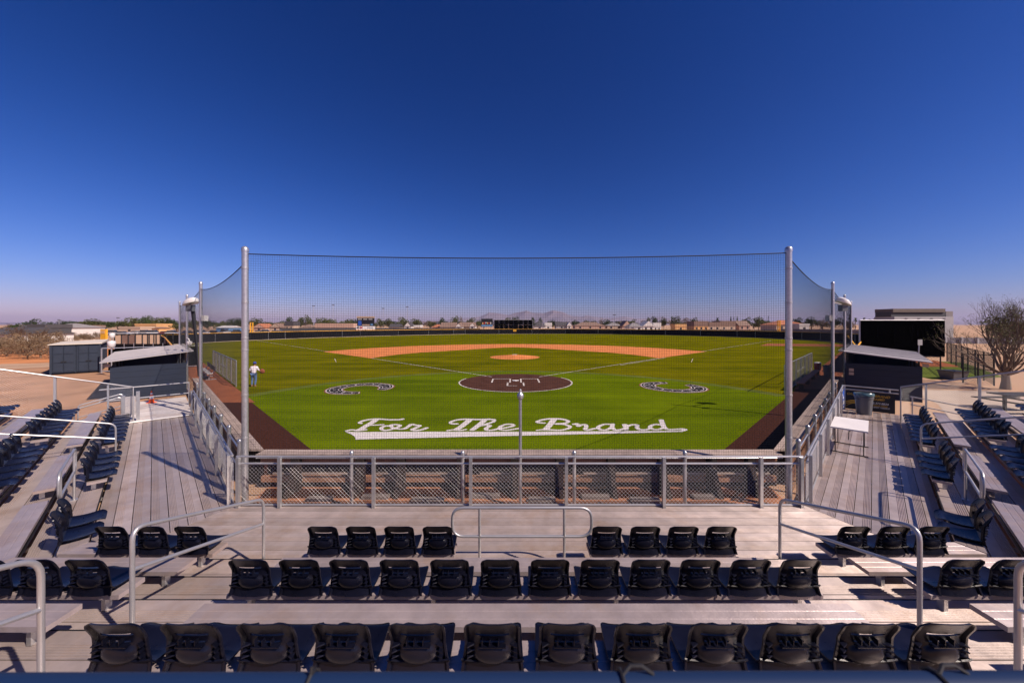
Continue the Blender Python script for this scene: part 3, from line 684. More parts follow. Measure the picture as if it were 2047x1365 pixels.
for T, sd, e in ((Pl, 'left', 10.3), (Pr, 'right', 12.0)):
    n = int(e / 1.9); link_fence('chain_link_fence', 'chain link fence along the field side of the %s walkway' % sd, T, 0.05, e, 0.05, [0.12 + (e - .2) * k / n for k in range(n + 1)], DZ, 1.21, 1.06, 'fences along the walkways', rails=(1.20, 1.06, DZ + 0.03))
    # fence closing the far end of the seating, rising with the steps
    root = thing('end_guard', 'tall chain link guard closing the far end of the %s bleachers' % sd, 'fence', T(UE, 3.2, DZ), 'fences closing the bleacher ends')
    B0, B1, Z0, Z1 = 1.72, 5.2, 1.52, 2.62
    MB(T).tube([(UE + .05, B0, DZ - 0.05), (UE + .05, B0, Z0), (UE + .05, B1, Z1)], 0.025, 8).build('top_rail', 'alu_pipe', root, smooth=True)
    for b, w in ((2.35, 0.05), (3.55, 0.06), (5.1, 0.06)):
        MB(T).box(UE + .08, UE + .08 + w * 1.6, b - w / 2, b + w / 2, -0.03, Z0 + (Z1 - Z0) * (b - B0) / (B1 - B0) + 0.0).build('post', 'galv', root)
    mb = MB(); n = 0
    step = 0.05 * math.sqrt(2)
    for k in range(-40, 130):       # sloping panel: clip each wire to the band between the steps and the rail
        for sg in (1, -1):
            c = k * step; run = []
            for q in range(0, 241):
                b = B0 + (B1 - B0) * q / 240; z = 0.25 + (c - (b - B0)) if sg > 0 else c - 1.0 + (b - B0)
                lo_ = max(DZ + 0.03, DZ + 0.33 * (b - 1.95) * 0.82); hi_ = Z0 + (Z1 - Z0) * (b - B0) / (B1 - B0) - 0.02
                if lo_ < z < hi_: run.append((b, z))
            if len(run) > 3: mb.tube([T(UE + .05, *run[0]), T(UE + .05, *run[-1])], 0.0013, 3, False)
    mb.build('chain_link', 'galv', root, norm=False)
# two-bar rails over the ends of the walkways
for T, sd, u, b1 in ((Pl, 'left', 13.12, 2.75), (Pr, 'right', 12.02, 1.72)):
    root = thing('end_rail', 'two bar pipe rail across the far end of the %s walkway' % sd, 'guard rail', T(u, 1.0, 0), 'pipe rails across the walkway ends')
    zs = (1.20, 0.72) if sd == 'left' else (1.20, 1.05)
    for z in zs: MB(T).tube([(u, 0.03, z), (u, b1, z)], 0.024, 8).build('rail', 'alu_pipe', root, smooth=True)
    for b in (0.03, b1 - .25): MB(T).tube([(u + .03, b, -0.03), (u + .03, b, 1.22)], 0.024, 8).build('post', 'galv', root, smooth=True)
# stair rails and gate at the left landing
gt = thing('stair_gate', 'galvanised gate frame with ladder bars beside the orange cone', 'gate', Pl(10.62, 1.8, 0))
for b, h in ((1.60, 1.12), (1.98, 1.0)):
    MB(Pl).box(10.62, 10.72, b - .05, b + .05, -0.03, DZ + h).build('post', 'galv', gt)
for z in (0.35, 0.62, 0.9): MB(Pl).tube([(10.67, 1.60, DZ + z), (10.67, 2.0, DZ + z)], 0.018, 6).build('bar', 'alu_pipe', gt, smooth=True)
MB(Pl).box(10.66, 10.68, 1.66, 1.93, DZ + 0.25, DZ + 0.95).build('panel', 'roof_metal', gt)
for k in range(2):
    root = thing('stair_rail', 'pipe rail of the steps down %s the left stand' % ('beside' if k == 0 else 'behind'), 'handrail', Pl(11.2 + k * .9, 2.6, -0.03), 'rails of the steps at the left stand')
    u = 11.2 + 0.9 * k
    MB(Pl).tube([tuple(p) for p in fillet([(u, 2.05, -0.03), (u, 2.05, 1.1), (u, 3.2, 0.8), (u, 3.2, -0.03)], 0.12)], 0.022, 8).build('rail', 'galv', root, smooth=True)
    MB(Pl).tube([(u, 2.05, 0.62), (u, 3.2, 0.35)], 0.018, 8).build('mid_rail', 'galv', root, smooth=True)
rr = thing('ramp_rail', 'pair of pipe rails sloping down a ramp behind the right stand', 'handrail', Pr(11.3, 3.0, -0.03))
for z in (0.75, 0.45): MB(Pr).tube([(11.2, 2.0, z + .35), (11.2, 5.5, z - 0.35 + .2)], 0.022, 8).build('rail', 'alu_pipe', rr, smooth=True)
for b in (2.05, 3.7, 5.4): MB(Pr).tube([(11.2, b, -0.03), (11.2, b, 1.1 - 0.157 * (b - 2.0))], 0.022, 8).build('post', 'galv', rr, smooth=True)

# ------------------------------------------------------------------ backstop: wood wall, posts, poles, nets
NU = math.sqrt(0.5)
def wall_pt(sd, u, c, z):   # along a wing line y -+ x = c, u measured from the centre corner
    x0 = YW - c; return (sd * (YW - c + u * NU), YW + u * NU, z)
ZT = 0.85
def wallc(name, label, boards):
    pass
# centre wall
root = thing('backstop_wall', 'weathered board wall behind the chain link fence facing the central seats', 'wall', (0, 8.5, 0), 'wooden backstop walls')
MB().box(-6.0, 6.0, 8.60, 8.66, 0, ZT - 0.045).build('gap_shade_board', 'dark_wood_and_shade', root)  # near-black board paints the shade inside the hollow wall, behind the gaps
x = -6.1
while x < 6.05:
    x1 = min(x + 2.44, 6.1); MB().box(x + .004, x1 - .004, 8.50, 8.60, 0.56, ZT - .05).build('board', 'wood', root)
    MB().box(x + .004, x1 - .004, 8.52, 8.60, 0.13, 0.27).build('board', 'wood', root); MB().box(x + .3, x1 - .2, 8.47, 8.499, 0.335, 0.37).build('batten', 'wood_cap', root)
    for q in range(2): MB().box(x + .004, x1 - .004, 8.33 + q * .17, 8.33 + (q + 1) * .17 - .008, ZT - .04, ZT + 0.004 * q).build('cap_board', 'wood_cap', root)
    x = x1
for x in (-5.2, -3.7, -2.75, -1.35, -0.1, 0.95, 2.15, 3.35, 4.5, 5.4):
    mb = MB(); mb.box(x - .09, x + .09, 8.34, 8.499, -0.03, ZT - .05); mb.build('post', 'dark_wood_and_shade', root)  # added dark uprights stand in for shadows of the capped posts
    mb = MB(); mb.add([(x - .05, 8.34, 0.55), (x + .05, 8.34, 0.55), (x + .05, 8.34, -0.03), (x - .05, 8.34, -0.03), (x - .05, 7.98, -0.03), (x + .05, 7.98, -0.03)], [(0, 1, 2, 3), (0, 4, 5, 1), (3, 2, 5, 4), (0, 3, 4), (1, 5, 2)]); mb.build('brace', 'dark_wood_and_shade', root)  # wedge shaped like a slanting post shadow, shade built as solid timber
for sd, nm in ((-1, 'left'), (1, 'right')):
    root = thing('backstop_wall', 'low board wall with wide plank top beside the %s walkway' % nm, 'wall', (sd * 12, 14.5, 0), 'wooden backstop walls')
    Lw = 15.8 if sd > 0 else 16.4; u = 0.0
    # sloped lines: inner face c = CW, cap from 2.03 to 2.55
    def quad(c0, c1, u0, u1, z0, z1, name, m):
        A = [wall_pt(sd, u0, c0, 0), wall_pt(sd, u1, c0, 0), wall_pt(sd, u1, c1, 0), wall_pt(sd, u0, c1, 0)]
        MB().prism(A, z0, z1).build(name, m, root)
    quad(2.47, 2.54, 0.0, Lw, -0.03, ZT - .045, 'face_board', 'dark_wood_and_shade')
    while u < Lw - .1:
        u1 = min(u + 2.44, Lw)
        for q in range(3): quad(2.04 + .17 * q, 2.04 + .17 * (q + 1) - .012, u + .004, u1 - .004, ZT - .042, ZT + .004 * (q % 2), 'cap_board', 'wood_cap')
        quad(2.10, 2.17, u + .004, u1 - .004, 0.45, ZT - .05, 'back_board', 'wood'); quad(2.10, 2.17, u + .004, u1 - .004, 0.05, 0.33, 'back_board', 'wood')
        u = u1
    for k in range(8): quad(2.19, 2.46, 0.3 + k * 2.2, 0.4 + k * 2.2, -0.03, ZT - .05, 'post', 'dark_wood_and_shade')
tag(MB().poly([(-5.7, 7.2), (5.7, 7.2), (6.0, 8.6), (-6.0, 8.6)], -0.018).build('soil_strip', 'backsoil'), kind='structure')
tag(MB().poly([(-5.8, 8.04), (5.8, 8.04), (5.95, 8.5), (-5.95, 8.5)], -0.012).build('dark_ground_strip', 'mulch'), kind='structure')  # darker strip of ground along the wall base
for i, (x, y) in enumerate([(-4.4, 7.95), (-3.2, 8.05), (-2.0, 7.9), (-0.75, 8.1), (0.5, 7.92), (1.7, 8.05), (2.75, 7.9), (4.1, 8.05)]):
    w = rng.uniform(.22, .36); o = MB().box(x - w, x + w, y - .09, y + .07, -0.018, 0.05).build('paving_slab', 'block_grey', loc=(x, y, -0.018)); o.rotation_euler[2] = 0
    tag(o, 'grey slab on the soil strip, %s from the left behind the front fence' % ORD[i], 'slab', 'slabs on the soil strip')
# low round posts with caps behind the fences
pl = thing('post_row_fence', 'row of galvanised capped posts with pipe behind the front fence', 'fence', (0, 7.62, 0), 'capped post rows under the net')
for x in (-3.55, -1.2, 1.16, 3.5): dome_post(pl, x, 7.62, -0.03, 1.13)
MB().tube([(-5.6, 7.66, 1.02), (5.6, 7.66, 1.02)], 0.018, 6).build('rail', 'galv', pl, smooth=True)
cp = thing('slim_post', 'slim galvanised post with ball cap standing before the lettering', 'post', (0.02, 7.62, 0))
MB().tube([(0.02, 7.62, -0.03), (0.02, 7.62, 2.30)], 0.034, 12).build('shaft', 'galv', cp, smooth=True)
MB().lathe((0.02, 7.62, 2.27), [(.036, 0), (.05, .01), (.068, .05), (.072, .08), (.06, .12), (.035, .145), (.03, .17), (.03, .2), (.012, .22)], 14).build('ball_cap', 'galv', cp, smooth=True)
for sd, nm in ((-1, 'left'), (1, 'right')):
    pl = thing('post_row_fence', 'row of galvanised capped posts between walkway and wall on the %s wing' % nm, 'fence', (sd * 11, 13, 0), 'capped post rows under the net')
    P = []
    for k in range(8):
        t = 0.9 + 1.62 * k; x = sd * (XC + .02 + NU * t); y = 7.62 + NU * t; dome_post(pl, x, y, -0.03, 1.18, 0.045); P.append((x, y))
    MB().tube([(*P[0], 1.0), (*P[-1], 1.0)], 0.02, 6).build('rail', 'galv', pl, smooth=True); MB().tube([(*P[0], .55), (*P[-1], .55)], 0.02, 6).build('rail', 'galv', pl, smooth=True)

POLES = [(5.735, 7.60), (12.72, 14.5), (18.85, 20.65), (24.7, 26.5)]
NET_BOT = 0.28
for sd, nm in ((-1, 'left'), (1, 'right')):
    for i, (x, y) in enumerate(POLES):
        x = sd * x - (0.055 if i == 0 else 0); h = 5.48 if i == 0 else 5.56; r = 0.062 if i == 0 else 0.055
        lab = ['tall near galvanised pole at the %s corner of the net', 'second galvanised net pole along the %s walkway', 'third galvanised net pole before the %s dugout', 'farthest galvanised net pole beside the %s dugout'][i] % nm
        root = thing('net_pole', lab, 'pole', (x, y, 0), 'galvanised poles holding the net')
        MB().tube([(x, y, -0.03), (x, y, h - .05)], r, 16).build('shaft', 'galv', root, smooth=True)
        MB().lathe((x, y, h - .09), [(r * 1.14, 0), (r * 1.14, .05), (r * 1.02, .08), (r * .6, .105), (.004, .115)], 16).build('pole_cap', 'galv', root, smooth=True)
        for z in ((0.9, 1.45, 2.35, 3.3, 3.55, 4.3, 5.02) if i == 0 else (1.6, 3.2, 4.8)):
            MB().lathe((x, y, z), [(r * 1.0, -0.004), (r * 1.09, 0), (r * 1.09, .035), (r * 1.0, .039)], 16).build('band', 'alu_pipe', root, smooth=True)
def net_panel(mb, cab, p0, p1, sag, out, zt0, zt1, cell=0.05, th=0.0018):
    p0 = Vector((*p0, 0)); p1 = Vector((*p1, 0)); L = (p1 - p0).length; u = (p1 - p0) / L; nrm = Vector((-u.y, u.x, 0)) * out
    def top(t): return zt0 + (zt1 - zt0) * t - sag * 4 * t * (1 - t)
    def P(t, v):     # v: 0 bottom .. 1 top; the cloth bellies a little and its rows follow the cable
        z = NET_BOT + (top(t) - NET_BOT) * v
        return p0 + u * (L * t) + nrm * (0.10 * math.sin(math.pi * t) * math.sin(math.pi * min(1, v * 1.1))) + Vector((0, 0, z - 0.10 * 4 * t * (1 - t) * v * (1 - v)))
    nv = int(L / cell); nh = int((zt0 - NET_BOT) / cell)
    for i in range(nv + 1):
        t = i / nv; mb.tube([P(t, k / 6) for k in range(7)], th, 3, False)
    for j in range(nh):
        v = j / nh; mb.tube([P(k / 14, v) for k in range(15)], th, 3, False)
    cab.tube([P(k / 20, 1.0) for k in range(21)], 0.011, 6)
root = thing('backstop_net', 'wide dark mesh net hung between the two near poles', 'net', (0, 7.6, NET_BOT), 'backstop nets')
mb, cab = MB(), MB(); net_panel(mb, cab, (-POLES[0][0] + .02, 7.6), (POLES[0][0] - .12, 7.6), 0.10, 0, 5.34, 5.36); mb.build('net_mesh', 'net', root, norm=False); cab.build('top_cable', 'net', root)
for sd, nm in ((-1, 'left'), (1, 'right')):
    root = thing('backstop_net', 'dark mesh net running back along the %s walkway from the corner pole' % nm, 'net', (sd * 11, 13, NET_BOT), 'backstop nets')
    mb, cab = MB(), MB()
    for i in range(3): net_panel(mb, cab, (sd * POLES[i][0], POLES[i][1]), (sd * POLES[i + 1][0], POLES[i + 1][1]), 0.20 if i == 0 else 0.15, -0.2 * sd, 5.28 if i else 5.21, 5.28, 0.05 if i == 0 else 0.075, 0.0012)
    mb.build('net_mesh', 'net', root, norm=False); cab.build('top_cable', 'net', root)
    if sd < 0:
        P0 = [at(385, 612, 15.6), at(388, 640, 15.6), at(393, 690, 15.6), at(397, 752, 15.6)]
        root = thing('gathered_net', 'bunched dark net hanging beside the second left pole', 'net', (P0[3][0], P0[3][1], P0[3][2])); mb = MB()
        for k in range(14):
            a = 2.4 * k; q = 0.06; mb.tube([(p[0] + q * math.cos(a + j * .5), p[1] + q * math.sin(a), p[2]) for j, p in enumerate(P0)], 0.026, 5)
        mb.build('net_folds', 'net', root)
# floodlights and camera boxes on the poles
for sd, nm in ((-1, 'left'), (1, 'right')):
    x, y, z = at(381 if sd < 0 else 1685, 607, 15.2)
    root = thing('floodlight', 'pale hooded floodlight beside the second %s pole' % nm, 'floodlight', (x, y, z), 'floodlights on the poles')
    pts = []; mb = MB()
    for i, (r, zz) in enumerate([(0.36, 0.0), (0.35, 0.08), (0.27, 0.18), (0.12, 0.235), (0.01, 0.24)]):
        for k in range(16):
            a = 2 * math.pi * k / 16; pts.append((x + r * math.cos(a) * .85 - sd * zz * .35, y + r * math.sin(a) * .62 - zz * .3, z + zz + sd * 0.25 * r * math.cos(a) * (-1)))
    fs = [(i * 16 + k, i * 16 + (k + 1) % 16, (i + 1) * 16 + (k + 1) % 16, (i + 1) * 16 + k) for i in range(4) for k in range(16)]
    mb.add(pts, fs + [tuple(range(16))]).build('hood', 'lamp_shell', root, smooth=True)
    MB().box(x - .11, x + .11, y - .11, y + .11, z - .32, z - .06).build('ballast_box', 'plastic_grey', root)
    MB().tube([(x, y, z - .05), (sd * POLES[1][0], POLES[1][1], z + .02)], 0.03, 8).build('arm', 'galv', root, smooth=True)
    bx = sd * POLES[1][0]; by = POLES[1][1]
    root = thing('speaker_box', 'small grey box clamped low on the second %s pole' % nm, 'box', (bx - .1, by, 3.9), 'boxes on the poles')
    MB().box(bx - .16 * sd - .06, bx - .16 * sd + .06, by - .1, by + .1, 4.0, 4.22).build('case', 'lamp_shell', root); MB().tube([(bx - .16 * sd, by, 4.1), (bx, by, 4.1)], .02, 6).build('clamp', 'galv', root)
dm = thing('dome_camera', 'white dome camera on a bracket before the left dugout', 'camera', (-17.9, 19.9, 2.0))
DX, DY, DZ_ = at(379, 684, 19.6)
MB().lathe((DX, DY, DZ_), [(0.01, -.16), (.09, -.13), (.12, -.05), (.12, .02), (.05, .06)], 14).build('dome', 'lamp_shell', dm, smooth=True)
MB().tube([(DX, DY, DZ_ + .05), (DX - .05, DY, DZ_ + .18), (-POLES[2][0], POLES[2][1], DZ_ + .18)], 0.03, 8).build('bracket', 'white_paint', dm, smooth=True)

# near guard rail in front of the camera
nr = thing('guard_rail', 'blurred blue pipe rail along the bottom edge of the picture', 'guard rail', (0, 0.78, 1.2))
MB().tube([(-3.4, 0.78, 3.050), (3.4, 0.78, 3.064)], 0.032, 16).build('rail', 'blue_rail', nr, smooth=True)
for x in (-3.3, 0.05, 3.3): MB().tube([(x, 0.78, DZ), (x, 0.78, 3.04)], 0.026, 10).build('post', 'blue_rail', nr, smooth=True)
for x, tl in ((-0.56, 0), (0.115, 1), (0.80, 1)):
    z = 3.057 + 0.002 * x
    MB().tube([(x, 0.78 + .036 * math.sin(a), z + .036 * math.cos(a)) for a in [k * math.pi / 6 for k in range(13)]], 0.004, 5).build('cable_tie', 'black', nr)
    MB().tube([(x, 0.78, z + .034), (x + .02, 0.79, z + .046), (x + .045, 0.79, z + .046), (x + .07, 0.785, z + 0.032)] if tl else [(x, .78, z + .034), (x, .785, z + .050)], 0.004, 5).build('tie_tail', 'black', nr)
# ------------------------------------------------------------------ dugouts
def dug(sd, nm):
    def T(c, u, z):            # c across (front c = 1.7, back c = -2.3), u along the wing line from the wall corner
        return (sd * (19.1 - c / 2 + u * NU), 19.1 + c / 2 + u * NU, z)   # sd mirrored: y - |x| = c
    root = thing('dugout', 'dark dugout with sloping grey metal roof beyond the %s walkway' % nm, 'dugout', T(0, 4.5, 0), 'dugouts either side of the field')
    m = 'navy_wall'
    def slab(c0, c1, u0, u1, z0, z1, name, mm): return MB(T).box(c0, c1, u0, u1, z0, z1).build(name, mm, root)
    nb = 6; h = 1.74 / nb
    for k in range(nb): slab(-2.3, 1.7, 0.0, 0.09, k * h + (0.004 if k else -.03), (k + 1) * h - .002, 'siding_board', m)
    slab(-2.3, -2.2, 0.1, 9.0, -0.03, 1.72, 'back_wall', m); slab(-2.3, 1.7, 9.0, 9.09, -0.03, 1.72, 'end_wall', m)
    slab(-2.2, 1.6, 0.1, 9.0, 0.0, 0.03, 'floor', 'concrete')
    for u in (0.2, 3.1, 6.0, 8.9): slab(1.55, 1.65, u - .05, u + .05, 0.03, 2.28, 'post', 'black'); slab(-2.19, -2.09, u - .05, u + .05, 0.03, 1.98, 'post', 'black')
    mb = MB(T); z0, z1, t = 1.97, 2.38, 0.05
    A = [(-2.75, -0.35), (2.1, -0.35), (2.1, 9.4), (-2.75, 9.4)]
    zz = lambda c: z0 + (z1 - z0) * (c + 2.75) / 4.85
    mb.add([(c, u, zz(c)) for c, u in A] + [(c, u, zz(c) + t) for c, u in A], [(0, 1, 2, 3), (4, 5, 6, 7), (0, 1, 5, 4), (1, 2, 6, 5), (2, 3, 7, 6), (3, 0, 4, 7)])
    rf = mb.build('roof', 'roof_metal', root)
    for k in range(1, 10):
        u = -0.35 + 9.75 * k / 10; MB(T).add([(-2.74, u - .02, zz(-2.74) + t + .001), (2.09, u - .02, zz(2.09) + t + .001), (2.09, u + .02, zz(2.09) + t + .001), (-2.74, u + .02, zz(-2.74) + t + .001), (-2.74, u - .02, zz(-2.74) + t + .03), (2.09, u - .02, zz(2.09) + t + .03), (2.09, u + .02, zz(2.09) + t + .03), (-2.74, u + .02, zz(-2.74) + t + .03)],
            [(0, 1, 2, 3), (4, 5, 6, 7), (0, 1, 5, 4), (1, 2, 6, 5), (2, 3, 7, 6), (3, 0, 4, 7)]).build('roof_seam', 'roof_metal', rf)
    slab(-2.0, -1.6, 0.4, 8.6, 0.42, 0.47, 'bench', 'wood')
    for u in (0.6, 4.5, 8.4): slab(-1.9, -1.7, u - .04, u + .04, 0.03, 0.42, 'bench_leg', 'black')
    if sd > 0:
        for k in range(2): slab(1.22, 1.5, -0.03, -0.004, 1.30 - .2 * k, 1.45 - .2 * k, 'wall_plate', 'concrete')
    slab(-2.6, -2.3, 0.0, 0.16, 1.74, 1.9, 'rafter_end', 'wood_cap')
    return T
TL = dug(-1, 'left'); TR = dug(1, 'right')

# ------------------------------------------------------------------ things on the walkways
def box_thing(): pass
tb = thing('folding_table', 'white folding table with black legs on the right walkway', 'table', Pr(5.1, 0.55, DZ))
MB(Pr).box(4.35, 5.95, 0.13, 0.90, DZ + 0.715, DZ + 0.755).build('tabletop', 'table', tb)
for u in (4.6, 5.7):
    l = MB(Pr).tube([(u, 0.22, DZ), (u, 0.22, DZ + .70), (u, 0.81, DZ + .70), (u, 0.81, DZ)], 0.014, 6).build('leg', 'black', tb)
    MB(Pr).tube([(u - .02, 0.12, DZ + .015), (u - .02, 0.90, DZ + .015)], 0.014, 6).build('foot_bar', 'black', tb); MB(Pr).tube([(u, 0.5, DZ + .4), (5.15, 0.5, DZ + .70)], 0.010, 6).build('brace', 'black', tb)
bx, by, _ = Pr(11.25, 0.72, 0)
tc_ = thing('trash_can', 'grey ribbed trash can with bag in front of the banner', 'trash can', (bx, by, DZ))
MB().lathe((bx, by, DZ), [(.22, 0), (.235, .05), (.28, .66), (.30, .67), (.30, .72), (.285, .73), (.285, .80), (.305, .805), (.305, .84), (.275, .84), (.26, .70), (.21, .1), (.02, .09)], 24).build('bin_body', 'plastic_grey', tc_, smooth=True)
mb = MB(); vs = []; n = 28
for i, (r, z) in enumerate([(.27, .80), (.285, .855), (.318, .85), (.322, .79), (.318, .76)]):
    for k in range(n):
        a = 2 * math.pi * k / n; q = rng.uniform(-.012, .012); vs.append((bx + (r + q * .5) * math.cos(a), by + (r + q * .5) * math.sin(a), DZ + z + q + (0.03 * math.cos(a + 2) if i < 2 else 0)))
mb.add(vs, [(i * n + k, i * n + (k + 1) % n, (i + 1) * n + (k + 1) % n, (i + 1) * n + k) for i in range(4) for k in range(n)]).build('bin_bag', 'bag', tc_, smooth=True)
for s_ in (-1, 1): MB().box(bx + s_ * .30 - .03, bx + s_ * .30 + .03, by - .06, by + .06, DZ + .60, DZ + .66).build('handle', 'plastic_grey', tc_)
cx_, cy_, cz_ = Pl(15.0, 1.25, DZ - .008 * 6 + .014)
cn = thing('traffic_cone', 'orange traffic cone with white bands on the left landing', 'traffic cone', (cx_, cy_, cz_))
MB().box(cx_ - .13, cx_ + .13, cy_ - .13, cy_ + .13, cz_, cz_ + .025).build('base', 'orange_cone', cn)
for i, (a, b, m) in enumerate(((0, .22, 'orange_cone'), (.22, .36, 'white_paint'), (.36, .48, 'orange_cone'), (.48, .58, 'white_paint'), (.58, .72, 'orange_cone'))):
    f = lambda h: (.135 - .115 * h / .72) * .76
    MB().lathe((cx_, cy_, cz_ + .025), [(f(a), a * .76), (f(b), b * .76)], 14).build('cone_band', m, cn, smooth=True)
# banners
ban = thing('banner', 'black banner with gold and white lettering on the right end rail', 'banner', Pr(11.98, 0.95, DZ))
MB(Pr).box(11.965, 11.972, 0.10, 1.62, DZ + 0.02, 1.03).build('sheet', 'banner', ban)
def text_obj(body, T3, size, m, parent, name='lettering', shear=0.25):
    cu = bpy.data.curves.new('t', 'FONT'); cu.body = body; cu.size = size; cu.shear = shear; cu.extrude = 0.0; cu.offset = size * 0.012; cu.align_x = 'LEFT'
    to = bpy.data.objects.new('t', cu); COL.objects.link(to); bpy.context.view_layer.update()
    me = bpy.data.meshes.new_from_object(to.evaluated_get(bpy.context.evaluated_depsgraph_get())); bpy.data.objects.remove(to); bpy.data.curves.remove(cu)
    P = Vector(parent.location)
    for v in me.vertices: v.co = Vector(T3(v.co.x, v.co.y)) - P
    me.materials.clear(); me.materials.append(MATS[m]); return new_obj(name, me, parent)
def TB(b0, z0): return lambda x, y: Pr(11.958, b0 + x, z0 + y)
text_obj('GROW YOUR BRAND', TB(0.17, 0.83), 0.132, 'banner_gold', ban); text_obj('IN THE GAME!', TB(0.50, 0.70), 0.128, 'banner_gold', ban)
text_obj('602.373.8834', TB(0.86, 0.545), 0.105, 'banner_white', ban); text_obj('SPONSOR YOUR', TB(0.88, 0.46), 0.07, 'banner_gold', ban); text_obj('AD SPOT TODAY!', TB(0.86, 0.385), 0.075, 'banner_white', ban)
for k in range(3):
    mb = MB(); pts = []
    for q in range(13):
        a = math.radians(170 - 9 * q); r = 0.42 + 0.09 * k; pts.append(Pr(11.958, 0.52 + r * math.cos(a) * .9, 0.24 + r * math.sin(a) * 0.6))
    vs = []; fs = []
    for q, p in enumerate(pts): vs += [p, (p[0], p[1], p[2] + 0.035 * math.sin(math.pi * (q + .5) / 13))]
    fs = [(2 * q, 2 * q + 1, 2 * q + 3, 2 * q + 2) for q in range(12)]; mb.add(vs, fs).build('stripe', 'banner_gold', ban)
b2 = thing('banner', 'blue and white banner wrapped on the right walkway fence', 'banner', Pr(11.3, 0.11, DZ))
MB(Pr).box(10.6, 11.9, 0.085, 0.095, DZ + .08, 1.04).build('sheet', 'banner_blue', b2)
for (u, z, w, h) in ((10.75, .9, .25, .06), (11.05, .72, .5, .09), (10.8, .5, .35, .1), (11.4, .45, .35, .16), (11.0, .33, .6, .05)): MB(Pr).box(u, u + w, 0.097, 0.099, z, z + h).build('print_mark', 'banner_white', b2)

# ------------------------------------------------------------------ field side: fences, benches, cooler, bins
def wingT(sd): return lambda u, c, z: (sd * (u * NU + 9.0 - c / 2), 9.0 + c / 2 + u * NU, z)
for sd, nm, u0, u1, c in ((-1, 'left', 15.3, 27.6, 5.0), (1, 'right', 11.9, 24.2, 5.05)):
    T = wingT(sd)
    root = thing('field_screen', 'head high chain link screen standing on the turf before the %s dugout' % nm, 'fence', T((u0 + u1) / 2, c, 0), 'field screens before the dugouts')
    n = 6
    for k in range(n + 1): u = u0 + (u1 - u0) * k / n; MB(T).tube([(u, c, 0), (u, c, 1.62)], 0.036, 8).build('post', 'galv', root, smooth=True)
    for z in (1.62, 0.10): MB(T).tube([(u0, c, z), (u1, c, z)], 0.024, 8).build('rail', 'galv', root, smooth=True)
    MB(T).tube([(u0 + 4, c, .85), (u0 + 8.2, c, .85)], 0.02, 6).build('rail', 'galv', root, smooth=True)
    mb = MB(); chain(mb, lambda s_, z: T(u0 + s_, c, z), u1 - u0, 1.5, 0.1, 0.0017, 0.065); mb.build('chain_link', 'galv', root, norm=False)
T = wingT(-1)
bn = thing('team_bench', 'dark aluminium bench with backrest on the clay left of the screen', 'bench', T(22.3, 3.9, 0))
MB(T).box(19.8, 24.6, 3.55, 3.95, 0.42, 0.46).build('seat', 'roof_metal', bn); MB(T).box(19.8, 24.6, 4.12, 4.18, 0.62, 0.92).build('backrest', 'black', bn)
for u in (20.1, 22.2, 24.3):
    mb = MB(T); mb.box(u - .03, u + .03, 3.5, 4.3, 0.008, 0.06); mb.box(u - .03, u + .03, 3.7, 3.8, 0.06, 0.42); mb.build('leg', 'galv', bn); MB(T).tube([(u, 3.95, .42), (u, 4.15, .62), (u, 4.15, .9)], 0.03, 6).build('back_support', 'white_paint', bn)
T = wingT(1)
wb = thing('team_bench', 'long orange wooden bench beside the right field screen', 'bench', T(18, 4.3, 0))
MB(T).box(13.6, 23.6, 4.15, 4.65, 0.42, 0.47).build('seat', 'wood_red', wb)
for u in (14.2, 17, 20, 23): MB(T).box(u - .05, u + .05, 4.25, 4.55, 0.008, 0.42).build('leg', 'dark_wood_and_shade', wb)
kx, ky, kz = T(22.9, 4.4, .47)
ck = thing('drink_cooler', 'red drink cooler with white lid on the end of the orange bench', 'cooler', (kx, ky, kz))
MB().lathe((kx, ky, kz), [(.20, 0), (.22, .05), (.225, .42), (.21, .45)], 16).build('barrel', 'red', ck, smooth=True); MB().lathe((kx, ky, kz + .451), [(.225, 0), (.225, .05), (.18, .08), (.02, .085)], 16).build('lid', 'white_paint', ck, smooth=True); MB().box(kx - .03, kx + .03, ky - .26, ky - .21, kz + .08, kz + .13).build('spout', 'white_paint', ck)
kx, ky, kz = T(22.3, 3.55, .008)
bb = thing('trash_can', 'dark bin standing on the clay behind the red cooler', 'trash can', (kx, ky, kz)); MB().lathe((kx, ky, kz), [(.2, 0), (.25, .75), (.28, .76), (.28, .82), (.24, .82), (.19, .1), (.01, .09)], 16).build('bin_body', 'plastic_grey', bb, smooth=True); MB().lathe((kx, ky, kz + .822), [(.275, 0), (.26, .03), (.02, .035)], 16).build('lid', 'black', bb, smooth=True)

